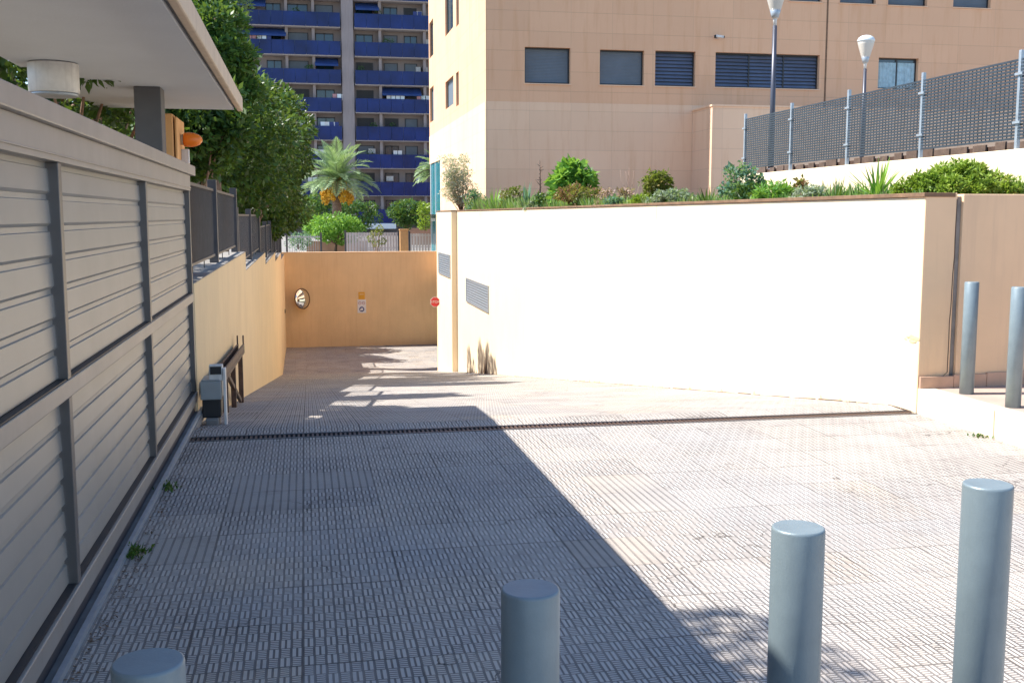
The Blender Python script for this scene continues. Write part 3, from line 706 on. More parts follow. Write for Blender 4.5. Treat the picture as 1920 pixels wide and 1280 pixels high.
for h in holes:
    a, b, c, d, k = h; f = .05; Y0 = BY + .15
    fr = MB(); fr.box(a, b, Y0, Y0 + .05, c, c + f); fr.box(a, b, Y0, Y0 + .05, d - f, d); fr.box(a, a + f, Y0, Y0 + .05, c + f, d - f); fr.box(b - f, b, Y0, Y0 + .05, c + f, d - f)
    if k == 'louvre3':
        for q in (1 / 3, 2 / 3): fr.box(a + (b - a) * q - .025, a + (b - a) * q + .025, Y0, Y0 + .05, c + f, d - f)
    if k == 'pane': fr.box((a + b) / 2 - .04, (a + b) / 2 + .04, Y0, Y0 + .05, c + f, d - f)
    o = fr.build('window', 'frame', t)
    si = MB(); si.box(a - .03, b + .03, BY - .035, Y0 - .002, c - .035, c - .001); si.build('sill', 'bld_low', o)
    if k == 'shutter':
        s = MB(); n = 22
        for i in range(n):
            z0 = c + f + (d - c - 2 * f) * i / n; z1 = c + f + (d - c - 2 * f) * (i + 1) / n
            s.add([(a + f, Y0 + .03, z0), (b - f, Y0 + .03, z0), (b - f, Y0 + .022, (z0 + z1) / 2), (a + f, Y0 + .022, (z0 + z1) / 2), (b - f, Y0 + .03, z1), (a + f, Y0 + .03, z1)], [(0, 1, 2, 3), (3, 2, 4, 5)])
        s.build('roller_shutter', 'shutter', o)
    elif k.startswith('louvre'):
        s = MB(); n = 9
        xs = [a + f, b - f] if k == 'louvre' else [a + f, a + (b - a) / 3 - .026, a + (b - a) / 3 + .026, a + (b - a) * 2 / 3 - .026, a + (b - a) * 2 / 3 + .026, b - f]
        for j in range(0, len(xs), 2):
            for i in range(n):
                z0 = c + f + (d - c - 2 * f) * i / n; hh = (d - c - 2 * f) / n
                tw = R.uniform(-.012, .012)
                s.add([(xs[j], Y0 + .0, z0 + .01), (xs[j + 1], Y0 + tw, z0 + .01), (xs[j + 1], Y0 + .055, z0 + hh * .85), (xs[j], Y0 + .05, z0 + hh * .85),
                       (xs[j], Y0 + .012, z0 + .0), (xs[j + 1], Y0 + .012 + tw, z0 + .0)], [(0, 1, 2, 3), (4, 5, 1, 0)])
        s.build('louvre_blades', 'louvre', o)
        s = MB(); s.box(a, b, Y0 + .056, Y0 + .06, c, d); s.build('backing', 'black', o)
    else:
        s = MB(); s.box(a + f, b - f, Y0 + .03, Y0 + .036, c + f, d - f); s.build('pane', 'glass', o)
        s = MB(); nn = 60; vs = []
        for i in range(nn + 1):
            x = a + f + (b - a - 2 * f) * i / nn; yy = Y0 - .012 + .0 * i; yy = Y0 + .012 + .016 * sin(i * 1.05)
            vs += [(x, yy, c + f), (x, yy, d - f - .1)]
        s.add(vs, [(2 * i, 2 * i + 2, 2 * i + 3, 2 * i + 1) for i in range(nn)], True); s.build('curtain', 'curtain', o)
for i, (a, b, c, d) in enumerate(lf):
    f = .07; X0 = BX + .09
    fr = MB(); fr.box(X0, X0 + .05, a, b, c, c + f); fr.box(X0, X0 + .05, a, b, d - f, d); fr.box(X0, X0 + .05, a, a + f, c + f, d - f); fr.box(X0, X0 + .05, b - f, b, c + f, d - f)
    o = fr.build('window', 'frame', t)
    s = MB(); s.box(X0 + .03, X0 + .04, a + f, b - f, c + f, d - f); s.build('pane', 'glass' if i % 2 == 0 else 'shutter', o)
# projecting lower block and the vertical joint of the facade
p = at(1336, 196, Y=34.15)
m = MB(); m.box(p.x, XE - .1, 34.15, BY - .02, 1.0, p.z - .06); m.build('lower_block', 'bld_low', t)
m = MB(); m.box(p.x - .03, XE - .09, 34.12, BY - .021, p.z - .059, p.z); m.build('block_coping', 'bld_low', t)
xd = at(1549, 100, Y=BY).x
m = MB(); m.box(xd - .03, xd + .03, BY - .012, BY - .001, zband + .05, TOPZ - .1); m.build('expansion_joint', 'coping', t)
# security camera
p = at(1346, 71, Y=BY)
t = thing('security_camera', 'small white security camera on the peach facade above the wide louvre', 'camera', (p.x, p.y, p.z))
m = MB(); m.obox((p.x - .16, BY - .22, p.z + .02), (p.x + .12, BY - .22, p.z - .01), .09, .08); m.build('housing', 'white', t, .01)
m = MB(); m.obox((p.x + .12, BY - .22, p.z - .01), (p.x + .15, BY - .22, p.z - .013), .08, .07); m.build('lens', 'black', t)
m = MB(); m.tube([(p.x - .05, BY - .001, p.z - .03), (p.x - .05, BY - .15, p.z - .04), (p.x - .05, BY - .2, p.z)], .02); m.build('bracket', 'white', t)
m = MB(); m.lathe((p.x - .17, BY - .2, p.z), [(.04, -.05), (.05, 0), (.04, .05)], 12); m.build('infrared_lamp', 'black', t)

# ------------------------------------------------------------------ street lamps behind the mesh fence
def lamp_head(x, y, z):
    return [('lens', 'lens', [(.05, .12), (.075, .17), (.21, .62), (.225, .70), (.215, .72)]),
            ('lamp_cap', 'lamp_top', [(.232, .70), (.236, .74), (.20, .81), (.12, .86), (.02, .88)]),
            ('collar', 'white', [(.035, -.02), (.04, .10), (.055, .14)])]
p = at(1622, 128, Y=27.5); zl = p.z
t = thing('street_lamp', 'shorter-looking street lamp with domed head, nearer the curtained window', 'street lamp', (p.x, p.y, 2.36), 'street lamps behind the mesh fence')
for nm, mt, pr in lamp_head(0, 0, 0):
    m = MB(); m.lathe((p.x, p.y, zl), pr, 28); m.build(nm, mt, t)
m = MB(); m.lathe((p.x, p.y, zl), [(.07, .14), (.085, .19), (.13, .36)], 20); m.build('reflector', 'steel', t)
m = MB(); m.tube([(p.x, p.y, 2.36), (p.x, p.y, zl - .02)], [.065, .045], 14); m.build('pole', 'pole', t)
m = MB(); m.lathe((p.x, p.y, 2.36), [(.12, 0), (.12, .03), (.08, .05), (.08, .3)], 16); m.build('base', 'pole', t)
q = at(1453, 47, Y=21.4)
copy_thing(t, (q.x, q.y, 2.36 + (q.z - zl)), 'taller-looking street lamp passing in front of the wide louvre, head cut off')
lamp1_low = q

# ------------------------------------------------------------------ mesh fence on its white wall
MX = 8.6
t = thing('terrace_wall', 'low sunlit cream wall carrying the grey mesh fence', 'wall', (MX + .1, 12, 0))
m = MB(); m.box(MX - .06, MX + .16, RY0 + .3, 20.2, .5, 2.41); m.build('wall_body', 'wall_white', t, .01)
t = thing('mesh_fence', 'grey steel mesh fence on the cream terrace wall', 'fence', (MX, 14, 2.42))
pys = [20.15, 18.1, 16.05, 13.95, 11.85, 9.75, 8.3]
for y in pys:
    z0 = 2.41 if y < 20.1 else 1.7
    m = MB(); m.box(MX - .024, MX + .024, y - .024, y + .024, z0, 3.60); m.build('post', 'steel', t, .004)
for i in range(len(pys) - 1):
    y1, y0 = pys[i] - .035, pys[i + 1] + .035
    m = MB(); z = 2.53
    while z < 3.5:
        m.box(MX - .006, MX + .006, y0, y1, z, z + .027); z += .041
    y = y0
    k = 0
    while y < y1:
        m.box(MX + .007, MX + .011, y, y + .02, 2.53, 3.5); y += .085
    m.build('mesh_panel', 'mesh', t)
    for z in (2.72, 3.3):
        m = MB(); m.box(MX - .045, MX - .031, y1 - .05, y1 + .09, z, z + .03); m.build('clamp', 'steel', t)
# slatted low edging behind the mesh fence
t = thing('slatted_edging', 'dark brown slatted edging seen under the mesh fence', 'edging', (9.6, 14, 2.36))
y = 8.2
while y < 21.5:
    m = MB(); m.box(9.6, 9.63, y, y + R.choice((.22, .3, .4)), 2.36, 2.36 + R.uniform(.24, .30)); y += .44; m.build('slat', 'woodboard', t)
m = MB(); m.box(9.64, 9.68, 8.2, 21.6, 2.36, 2.58); m.build('rail', 'rust', t)

# ------------------------------------------------------------------ blue balcony block far behind
t = thing('blue_apartment_block', 'far apartment block with deep blue balconies', 'building', (4, 125, 0))
FY = 118.0; WY = FY + 1.7; zf = 3.74; ST = 2.96
PX0, PX1 = 4.35, 5.6
LXa, RXb = -15., 21.
m = MB(); m.box(LXa, RXb, WY, WY + 12, -1, 36); m.build('wall', 'bld_far', t)
m = MB(); m.box(PX0, PX1, FY + .25, WY - .002, -1, 36); m.build('pilaster', 'bld_far', t)
wR = [(669, 701), (721, 747), (759, 783), (812, 840)]; wL = [(447, 480), (503, 531), (543, 581), (594, 628)]
m = MB()
for u in (713, 795): x = at(u, 220, Y=WY).x; m.box(x - .15, x + .15, FY + .5, WY - .002, -1, 36)
for u in (537, 587, 440): x = at(u, 60, Y=WY).x; m.box(x - .15, x + .15, FY + .6, WY - .002, -1, 36)
m.build('party_wall', 'bld_far', t)
RL = random.Random(5)
for k in range(-1, 10):
    z = zf + ST * k
    for x0, x1 in ((LXa, PX0 - .12), (PX1 + .12, RXb)):
        m = MB(); m.box(x0, x1, FY + .08, WY - .004, z, z + .22); o = m.build('balcony', 'slab', t)
        m = MB(); n = int((x1 - x0) / 1.2)
        for i in range(n):
            a = x0 + (x1 - x0) * i / n; b = x0 + (x1 - x0) * (i + 1) / n
            m.box(a + .015, b - .015, FY, FY + .06, z + .06, z + 1.48)
        m.build('blue_parapet', 'blue', o)
        m = MB(); m.box(x0, x1, FY + .005, FY + .055, z + 1.485, z + 1.54); m.build('handrail', 'blue', o)
    for side in (wL, wR):
        for (a, b) in side:
            xa, xb = at(a, 220, Y=WY).x, at(b, 220, Y=WY).x
            z0, z1 = z + .23, z + 2.58
            if RL.random() < .35:
                m = MB(); m.box(xa, xb, WY - .06, WY - .003, z0, z1); o = m.build('window', 'frame', t)
                m = MB(); m.box(xa + .1, xb - .1, WY - .075, WY - .061, z0 + .9 * RL.random(), z1 - .08); m.build('shutter', 'black' if RL.random() < .5 else 'shutter', o)
            else:
                m = MB(); m.box(xa, xb, WY - .06, WY - .003, z0, z0 + .08); m.box(xa, xb, WY - .06, WY - .003, z1 - .12, z1); m.box(xa, xa + .09, WY - .06, WY - .003, z0, z1); m.box(xb - .09, xb, WY - .06, WY - .003, z0, z1); m.box((xa + xb) / 2 - .05, (xa + xb) / 2 + .05, WY - .06, WY - .003, z0, z1)
                o = m.build('window', 'frame', t)
                m = MB(); m.box(xa + .05, xb - .05, WY - .03, WY - .004, z0, z1); m.build('pane', 'glass_far', o)
for (u0, u1, k) in ((455, 537, 6), (590, 634, 5), (447, 500, 7), (668, 712, 7), (716, 790, 4)):     # awnings let down over some balconies
    x0, x1 = at(u0, 100, Y=FY).x, at(u1, 100, Y=FY).x; z = zf + ST * k
    m = MB(); m.add([(x0, FY + 1.5, z - .05), (x1, FY + 1.5, z - .05), (x1, FY + .12, z - .85), (x0, FY + .12, z - .85), (x0, FY + .12, z - 1.05), (x1, FY + .12, z - 1.05),
                     (x0, FY + 1.5, z - .09), (x1, FY + 1.5, z - .09), (x1, FY + .15, z - .89), (x0, FY + .15, z - .89)], [(0, 1, 2, 3), (3, 2, 5, 4), (9, 8, 7, 6)])
    m.build('awning', 'awning', t)
for k in range(-1, 9):
    for side in (0, 1):
        x0, x1 = ((LXa + 4, PX0 - .6), (PX1 + .6, 14))[side]
        for q in range(3):
            x = RL.uniform(x0, x1); z = zf + ST * k + .23; kind = RL.random()
            if kind < .35:
                m = MB(); m.box(x, x + .8, WY - .32, WY - .08, z + 1.45, z + 2.0); m.build('air_conditioner', 'white', t, .03)
            elif kind < .7:
                for g_ in range(RL.randint(2, 5)):
                    m = MB(); xx = x + g_ * .5; hh = RL.uniform(.5, .9); m.add([(xx, FY + .3, z + 1.75 - hh), (xx + .4, FY + .3, z + 1.75 - hh), (xx + .42, FY + .31, z + 1.75), (xx - .02, FY + .31, z + 1.75), (xx, FY + .34, z + 1.75 - hh), (xx + .4, FY + .34, z + 1.75 - hh)], [(0, 1, 2, 3), (3, 2, 5, 4)])
                    m.build('laundry', RL.choice(('white', 'signpink', 'lamp_top', 'signblue')), t)
            else:
                m = MB(); foliage(m, RL, [((x, FY + .5, z + 1.5), .35)], 90, .16, .08); m.build('balcony_plant', 'leaf_mid', t)
a = at(688, 419, Y=114); b = at(743, 431, Y=114)
m = MB(); m.box(a.x, b.x, 114, FY - .05, b.z + .1, a.z); m.build('entrance_canopy', 'lamp_top', t, .05)

def crown_clumps(r, c, rad, n, cr):
    out = []
    for _ in range(n):
        v = rv(r); l = v.length; v = v / l * l ** .5
        q = Vector((c[0] + v.x * rad[0], c[1] + v.y * rad[1], c[2] + v.z * rad[2]))
        out.append((q, r.uniform(*cr)))
    return out
def tree(name, label, base, height, c, rad, nclump, cr, nleaf, L, W, leaf, seed, tr=.16, bark='bark', group=None, stems=1, cat='tree', extra=()):
    r = random.Random(seed)
    t = thing(name, label, cat, base, group)
    cl = crown_clumps(r, c, rad, nclump, cr) + [(Vector(e[:3]), e[3]) for e in extra]
    m = MB(); b = Vector(base)
    for s in range(stems):
        top = Vector((c[0] + r.uniform(-.2, .2) * rad[0], c[1] + r.uniform(-.2, .2) * rad[1], c[2] - rad[2] * .25))
        b0 = b + Vector((r.uniform(-.3, .3), r.uniform(-.3, .3), 0)) * (0 if stems == 1 else 1.5)
        mid = b0.lerp(top, .5) + Vector((r.uniform(-.2, .2), r.uniform(-.2, .2), 0))
        m.tube([b0 - Vector((0, 0, .1)), b0.lerp(mid, .5), mid, top], [tr * 1.25, tr, tr * .8, tr * .4], 9)
        for q, rr in r.sample(cl, min(len(cl), 14 // stems + 3)):
            st = b0.lerp(top, r.uniform(.45, .95)); mm = st.lerp(q, .55) + Vector((0, 0, -.15 * rad[2] * r.random()))
            m.tube([st, mm, q], [tr * .42, tr * .26, tr * .08], 6)
    m.build('trunk', bark, t)
    m = MB(); foliage(m, r, cl, nleaf, L, W); m.build('crown', leaf, t)
    return t

# trees standing left of the ramp
GT = 'trees behind the fence on the left'
def ptree(label, u, v, Y, hw, hh, n, nl, leaf, seed, L=.13, tr=.16, bark='bark', stems=1, depth=None, bx=0, extra=()):
    c = at(u, v, Y=Y); k = Y / F; rx, rzz = hw * k, hh * k; cr = min(rx, rzz)
    tree('broadleaf_tree', label, (c.x + bx, Y, -.02), 3, c, (rx - .3 * cr, depth or rx, rzz - .25 * cr), n, (.24 * cr, .46 * cr), nl, L, L * .5, leaf, seed, tr, bark, GT, stems, extra=extra)
ptree('dark dense tree whose crown hangs over the middle of the ramp fence', 405, 262, 25, 165, 145, 84, 26000, 'leaf_dark', 21, .15, .2, depth=3.3)
ptree('dark tree whose rounded crown reaches nearest the palm', 520, 275, 31, 66, 115, 60, 15000, 'leaf_dark', 22, .14, .16, bx=-1.0, depth=3.2)
ptree('low dark tree filling the gap over the far fence sections', 492, 388, 36, 84, 66, 46, 11000, 'leaf_dark', 30, .15, .12, depth=2.2)
ptree('tall mid green tree rising past the canopy corner', 392, 130, 20.5, 92, 150, 60, 17000, 'leaf_mid', 23, .14, .2, bx=-.4)
ptree('dark tree with pale bare stems just behind the nearest fence section', 345, 235, 14.5, 118, 105, 46, 12000, 'leaf_dark', 24, .11, .05, 'vine', 5)
ptree('shadowy tree with bare trunks behind the ribbed gate', 60, 120, 10.5, 250, 130, 46, 12000, 'leaf_dark', 25, .11, .07, 'vine', 4, bx=.6, depth=2.4)
ptree('bluish green tree top furthest back above the canopy corner', 400, 10, 42, 62, 110, 46, 9000, 'leaf_blue', 27, .18, .25)
ptree('dark background tree between the canopy and the mid green tree', 300, 240, 34, 130, 190, 60, 12000, 'leaf_dark', 28, .18, .25)
ptree('hidden low tree added to shade the foot of the ramp', 470, 395, 46, 62, 62, 40, 9000, 'leaf_dark', 29, .18, .14, depth=3.2)  # unseen behind nearer crowns, added for its shadow on the ramp floor
tree('broadleaf_tree', 'tree beside the gate canopy, its crown above the left picture edge', (-6.4, 4.6, 0), 5, (-4.95, 4.62, 6.9), (1.3, .75, 1.0), 34, (.3, .6), 6500, .11, .055, 'leaf_mid', 26, .14, 'bark', GT)

# street planting beyond the orange wall
def bush(name, label, cat, c, rad, n, cr, nl, L, W, leaf, seed, group=None, stem='bark'):
    r = random.Random(seed); base = (c[0], c[1], c[2] - rad[2])
    t = thing(name, label, cat, base, group)
    cl = crown_clumps(r, c, rad, n, cr)
    m = MB()
    for q, rr in r.sample(cl, min(6, len(cl))):
        m.tube([(base[0] + r.uniform(-.1, .1) * rad[0], base[1], base[2] - .05), Vector(base).lerp(q, .5) + Vector((0, 0, .1 * rad[2])), q], [.028 * rad[2] + .006, .02 * rad[2] + .004, .004], 5)
    m.build('stem', stem, t)
    for k in range(24):      # ragged sprigs past the outline
        a = r.uniform(0, 2 * pi); f = r.uniform(.3, .95); e = r.uniform(.95, 1.32)
        cl.append((Vector((c[0] + cos(a) * rad[0] * f * e, c[1] + sin(a) * rad[1] * f * e, c[2] + rad[2] * sqrt(1 - f * f) * e)), cr[0] * r.uniform(.35, .6)))
    m = MB(); foliage(m, r, cl, nl, L, W); m.build('foliage', leaf, t)
    return t
GS = 'street trees and bushes beyond the orange wall'
p = at(628, 432, Y=58)
tree('street_tree', 'bright green leafy tree in front of the palm trunk', (p.x, p.y, -.45), 2, (p.x, p.y, at(630, 430, Y=58).z), (1.5, 1.2, .52), 30, (.35, .55), 5200, .17, .09, 'leaf_bright', 31, .08, 'bark', GS)
p = at(610, 400, Y=66)
tree('street_tree', 'green tree just left of the palm trunk', (p.x, p.y, -.45), 2, (p.x, p.y, at(610, 400, Y=66).z), (1.4, 1.2, 1.1), 26, (.4, .6), 4200, .19, .1, 'leaf_mid', 32, .1, 'bark', GS)
p = at(668, 405, Y=70)
tree('street_tree', 'green tree just right of the palm trunk', (p.x, p.y, -.45), 2, (p.x, p.y, p.z), (1.2, 1.1, .8), 22, (.35, .55), 3200, .19, .1, 'leaf_mid', 33, .1, 'bark', GS)
p = at(766, 402, Y=72)
tree('street_tree', 'rounded green tree beside the teal glazed entrance', (p.x, p.y, -.45), 2, (p.x, p.y, p.z), (1.2, 1.1, .72), 24, (.35, .55), 4200, .19, .1, 'leaf_mid', 34, .1, 'bark', GS)
p = at(797, 408, Y=66)
bush('lime_bush', 'lime green bush at the corner of the peach building', 'bush', (p.x, p.y, p.z), (.42, .5, .75), 10, (.2, .35), 900, .16, .09, 'leaf_lime', 35)
p = at(560, 452, Y=54)
bush('low_bush', 'low blue green bush behind the left end of the orange wall', 'bush', (p.x, p.y, p.z), (.6, .5, .35), 12, (.2, .3), 1200, .1, .05, 'leaf_blue', 36)
# flowering stalk in front of the pale fence
p = at(706, 468, Y=50.5)
t = thing('flowering_shrub', 'thin shrub with yellowish blossom in front of the pale fence', 'shrub', (p.x, p.y, -.3))
r = random.Random(37); m = MB(); m2 = MB(); cl = []
for k in range(6):
    tip = at(706 + r.uniform(-14, 16), r.uniform(425, 458), Y=50.5 + r.uniform(-.3, .3)); m.tube([(p.x, p.y, -.45), Vector((p.x, p.y, -.45)).lerp(tip, .6), tip], [.02, .014, .006], 5); cl.append((tip, .16))
m.build('stem', 'vine', t); foliage(m2, r, cl, 500, .1, .05); m2.build('foliage', 'leaf_olive', t)

# date palms
def palm(label, base, top, fl, nf, seed, fruit=True, group='date palms in front of the blue block'):
    r = random.Random(seed); t = thing('date_palm', label, 'palm tree', base, group)
    b = Vector(base); c = Vector(top)
    m = MB(); pts = []; rd = []
    for i in range(34):
        f = i / 33; pts.append(b.lerp(c, f)); rd.append((.30 - .07 * f) * (1.13 if i % 2 else .93) + (.08 if f > .9 else 0))
    m.tube(pts, rd, 14); m.build('trunk', 'palmbark', t)
    m = MB()
    for k in range(nf):
        az = 2.39996 * k + r.uniform(-.2, .2); el = radians(82 - 95 * (k / nf) ** .9 + r.uniform(-6, 6)); ln = fl * r.uniform(.85, 1.1)
        d = Vector((cos(az) * cos(el), sin(az) * cos(el), sin(el))); h = Vector((cos(az), sin(az), 0)); q = c.copy(); pts = [q.copy()]; ns = 14
        for i in range(ns):
            q = q + d * ln / ns; pts.append(q.copy())
            d = (d + Vector((0, 0, -.075 - .02 * i / ns)) * (1.1 if el > 0 else .6)).normalized()
        m.tube(pts, [.03 * (1 - i / (ns + 1)) + .004 for i in range(ns + 1)], 4)
        side = Vector((-sin(az), cos(az), 0))
        for i in range(1, ns):
            for j in range(3):
                f = (i + j / 3) / ns; pp = pts[i].lerp(pts[i + 1], j / 3); ax = (pts[i + 1] - pts[i]).normalized()
                ll = .62 * sin(pi * min(1, f * .85 + .18)) * fl / 2.4 + .08
                for sd in (-1, 1):
                    dd = (side * sd * .75 + ax * .75 + Vector((0, 0, .18 + r.uniform(-.12, .12)))).normalized()
                    m.leaf(pp, dd, ax.cross(dd), ll, .045)
    m.build('crown', 'palm', t)
    if fruit:
        for az in (200, 245, 290, 330, 20, 150):
            a = radians(az); m = MB()
            e = c + Vector((cos(a) * .75, sin(a) * .75, -.75 - r.uniform(0, .35)))
            m.tube([c, c + Vector((cos(a) * .5, sin(a) * .5, .15)), e], [.03, .025, .015], 5)
            for _ in range(130):
                w = rv(r); pp = e + Vector((w.x * .26, w.y * .26, w.z * .42)); m.tube([pp + Vector((0, 0, .09)), pp], [.045, .03], 4)
            m.build('fruit_cluster', 'fruit', t)
    return t
p = at(632, 338, Y=62)
palm('date palm with orange fruit clusters in front of the blue block', (p.x - .1, p.y, -.45), (p.x, p.y, p.z), 2.6, 46, 41)
p = at(822, 322, Y=64)
palm('palm mostly hidden behind the peach building, only frond tips showing', (p.x, p.y, -.45), (p.x, p.y, p.z), 1.7, 40, 42, False)

# fences beyond the orange wall
def pickets(name, label, u0, u1, vt, Y, mat, pitch, w, zb=-.45, railmat=None, cat='fence'):
    a, b = at(u0, vt, Y=Y), at(u1, vt, Y=Y)
    t = thing(name, label, cat, ((a.x + b.x) / 2, Y, zb)); m = MB(); x = a.x
    while x < b.x: m.box(x, x + w, Y, Y + .03, zb, a.z); x += pitch
    m.build('pickets', mat, t)
    for z in (a.z - .12, zb + .1):
        m = MB(); m.box(a.x, b.x, Y + .031, Y + .07, z, z + .06); m.build('rail', railmat or mat, t)
    for x in (a.x - .06, b.x):
        m = MB(); m.box(x, x + .09, Y - .01, Y + .08, zb, a.z + .12); m.build('post', 'dark_steel', t)
pickets('board_fence', 'grey board fence between palm bushes and the orange gatepost', 648, 746, 436, 56, 'fencegrey', .15, .125)
pickets('white_fence', 'white paling fence beside the teal glazed entrance', 768, 815, 438, 54, 'fencewhite', .15, .11)
pickets('picket_fence', 'thin grey picket fence at the left end of the orange wall', 538, 600, 441, 52, 'steel', .11, .02)
a, b = at(750, 432, Y=55), at(766, 470, Y=55)
m = MB(); m.box(a.x, b.x, 55, 55.3, -.45, a.z); m.box(a.x - .03, b.x + .03, 54.97, 55.33, a.z, a.z + .06)
tag(m.build('gatepost', 'pier', None, .01), 'orange rendered gatepost between the grey and white fences', 'gatepost')
a, b = at(575, 452, Y=60), at(690, 470, Y=60)
m = MB(); m.box(a.x, b.x, 60, 60.25, -.45, a.z)
tag(m.build('low_wall', 'brick'), 'low brownish wall below the bright green tree', 'wall')
a = at(768, 428, Y=76); b = at(812, 428, Y=76)
m = MB(); m.box(a.x, b.x + 2, 76, 76.3, -.45, a.z)
tag(m.build('brown_wall', 'brick'), 'brown garden wall under the rounded green tree', 'wall')

# ------------------------------------------------------------------ plants in the raised bed, along the cream wall
SZ = 1.66
def Ybed(u, inset=.45):     # depth at which the bed line (inset from the wall) is seen at column u
    return at(u, 380, X=RX + inset).y
def bedpt(u, inset=.45):
    y = Ybed(u, inset)
    if y < RY0 + .42: y = RY0 + .42 + inset * .4; return at(u, 380, Y=y).x, y
    return RX + inset, y
def zof(u, v, y): return at(u, v, Y=y).z
def bedbush(name, label, u, v, halfw, leaf, L, W, nl, seed, inset=.45, cat='bush', sparse=.3, stem='bark', lift=0.):
    x, y = bedpt(u, inset); k = y / F; zt = zof(u, v, y); rx = halfw * k * 1.18; nl = int(nl * 1.3)
    hh = max(.12, (zt - SZ) / 2)
    cr = max(.05, min(rx, hh) * sparse)
    return bush(name, label, cat, (x, y, SZ + hh + lift), (max(.05, rx - cr * .8), max(.05, rx - cr * .8) * .9, max(.05, hh - cr * .6)), 26, (cr * .7, cr * 1.25), nl, L, W, leaf, seed, stem=stem)
def swords(name, label, u, v, halfw, mat, n, w, seed, inset=.45, cat='plant', spread=1.0, curve=.3, trunk=0.):
    r = random.Random(seed); x, y = bedpt(u, inset); zt = zof(u, v, y); hl = halfw * y / F
    t = thing(name, label, cat, (x, y, SZ)); m = MB(); H = zt - SZ - trunk; b0 = Vector((x, y, SZ + trunk))
    for i in range(n):
        az = r.uniform(0, 2 * pi); f = (i + .5) / n; lean = spread * f ** .8; ln = H * r.uniform(.8, 1.02) if f < .6 else sqrt(H * H * .35 + hl * hl) * r.uniform(.8, 1.05)
        d = Vector((cos(az) * sin(lean * 1.35), sin(az) * sin(lean * 1.35), cos(lean * 1.35))); q = b0 + Vector((r.uniform(-.03, .03), r.uniform(-.03, .03), 0)); side = Vector((-sin(az), cos(az), 0))
        ns = 5; pr = []
        for j in range(ns + 1):
            ww = w * (1 - (j / ns) ** 1.8) * (.75 + .25 * min(1, j)) + .002
            pr += [q - side * ww / 2, q + side * ww / 2]
            d = (d + Vector((0, 0, -curve * lean * .35))).normalized(); q = q + d * ln / ns
        m.add(pr, [(2 * j, 2 * j + 1, 2 * j + 3, 2 * j + 2) for j in range(ns)])
    m.build('leaves', mat, t)
    if trunk:
        m = MB(); m.tube([(x, y, SZ - .05), (x, y, SZ + trunk + .03)], [.07, .055], 10); m.build('stem', 'palmbark', t)
    return t
# airy grey shrub at the far end
x, y = bedpt(866, .3); r = random.Random(50)
t = thing('airy_shrub', 'grey half bare feathery shrub at the far end of the raised bed', 'shrub', (x, y, SZ)); m = MB(); m2 = MB(); cl = []
for k in range(46):
    tip = at(r.gauss(856, 15), r.uniform(296, 376), Y=y + r.uniform(-.4, .4)); md = Vector((x, y, SZ)).lerp(tip, .45) + Vector((r.uniform(-.05, .05), 0, .05))
    m.tube([(x + r.uniform(-.03, .03), y, SZ), md, tip], [.014, .008, .003], 4); cl.append((tip, .16)); cl.append((md.lerp(tip, .5), .14))
m.build('stem', 'vine', t); foliage(m2, r, cl, 7000, .085, .024, 0, .2); m2.build('foliage', 'leaf_grey', t)

bedbush('low_shrub', 'small blue green bush beside the airy grey shrub', 888, 356, 20, 'leaf_blue', .07, .035, 900, 51, .3)
swords('strappy_plant', 'bright green strappy plant between blue green bush and olive bush', 925, 345, 22, 'leaf_bright', 46, .05, 52, .35)
bedbush('low_shrub', 'olive green bush behind the agave', 962, 350, 24, 'leaf_olive', .07, .035, 1300, 53, .6)
swords('agave', 'blue green agave with upright pointed leaves', 988, 340, 22, 'leaf_blue', 22, .09, 54, .35, spread=.55, curve=-.1)
bedbush('succulent', 'small whitish succulent at the foot of the agave', 1003, 376, 18, 'leaf_silver', .08, .045, 500, 55, .2)
x, y = bedpt(1011, .7); r = random.Random(56)
t = thing('dead_stalk', 'bare brown dried stalk standing between agave and big green bush', 'plant', (x, y, SZ)); tip = at(1012, 300, Y=y); m = MB()
m.tube([(x, y, SZ), Vector((x, y, SZ)).lerp(tip, .5) + Vector((.02, 0, 0)), tip], [.022, .017, .006], 6)
for k in range(16):
    f = r.uniform(.3, .95); q = Vector((x, y, SZ)).lerp(tip, f); m.tube([q, q + Vector((r.uniform(-.1, .1), r.uniform(-.1, .1), r.uniform(.0, .1)))], [.009, .004], 4)
m.build('stalk', 'rust', t)
bedbush('low_shrub', 'small dark green bush at the foot of the dead stalk', 1022, 362, 20, 'leaf_mid', .07, .035, 900, 57, .4)
bedbush('leafy_bush', 'large bright green bush, tallest in the raised bed', 1075, 302, 38, 'leaf_bright', .17, .10, 1500, 58, .9, sparse=.3)
bedbush('flowering_bush', 'low bush with reddish flush in front of the large bright green bush', 1088, 345, 42, 'leaf_red', .06, .03, 2200, 59, .35)
bedbush('dry_shrub', 'dry pinkish shrub to the right of the reddish bush', 1140, 356, 24, 'leaf_pink', .06, .02, 900, 60, .5, sparse=.25)
bedbush('low_shrub', 'tiny blue green cushion beside the dry pinkish shrub', 1152, 368, 20, 'leaf_blue', .05, .025, 800, 61, .25)
bedbush('pink_flowers', 'pale pink flower clump between dry shrub and lime cushion', 1170, 352, 18, 'leaf_pink', .07, .04, 420, 62, .6, sparse=.25)
r = random.Random(63); x, y = bedpt(1178, 1.0)
t = thing('grass_stalks', 'thin bare reddish stalks rising above the pale pink flowers', 'plant', (x, y, SZ)); m = MB()
for k in range(9):
    tip = at(1178 + r.uniform(-18, 22), r.uniform(310, 350), Y=y); m.tube([(x + r.uniform(-.1, .1), y, SZ), tip], [.006, .003], 4)
m.build('stalks', 'leaf_pink', t)
bedbush('low_shrub', 'lime yellow cushion plant left of the round olive bush', 1202, 366, 22, 'leaf_lime', .05, .025, 1200, 64, .3)
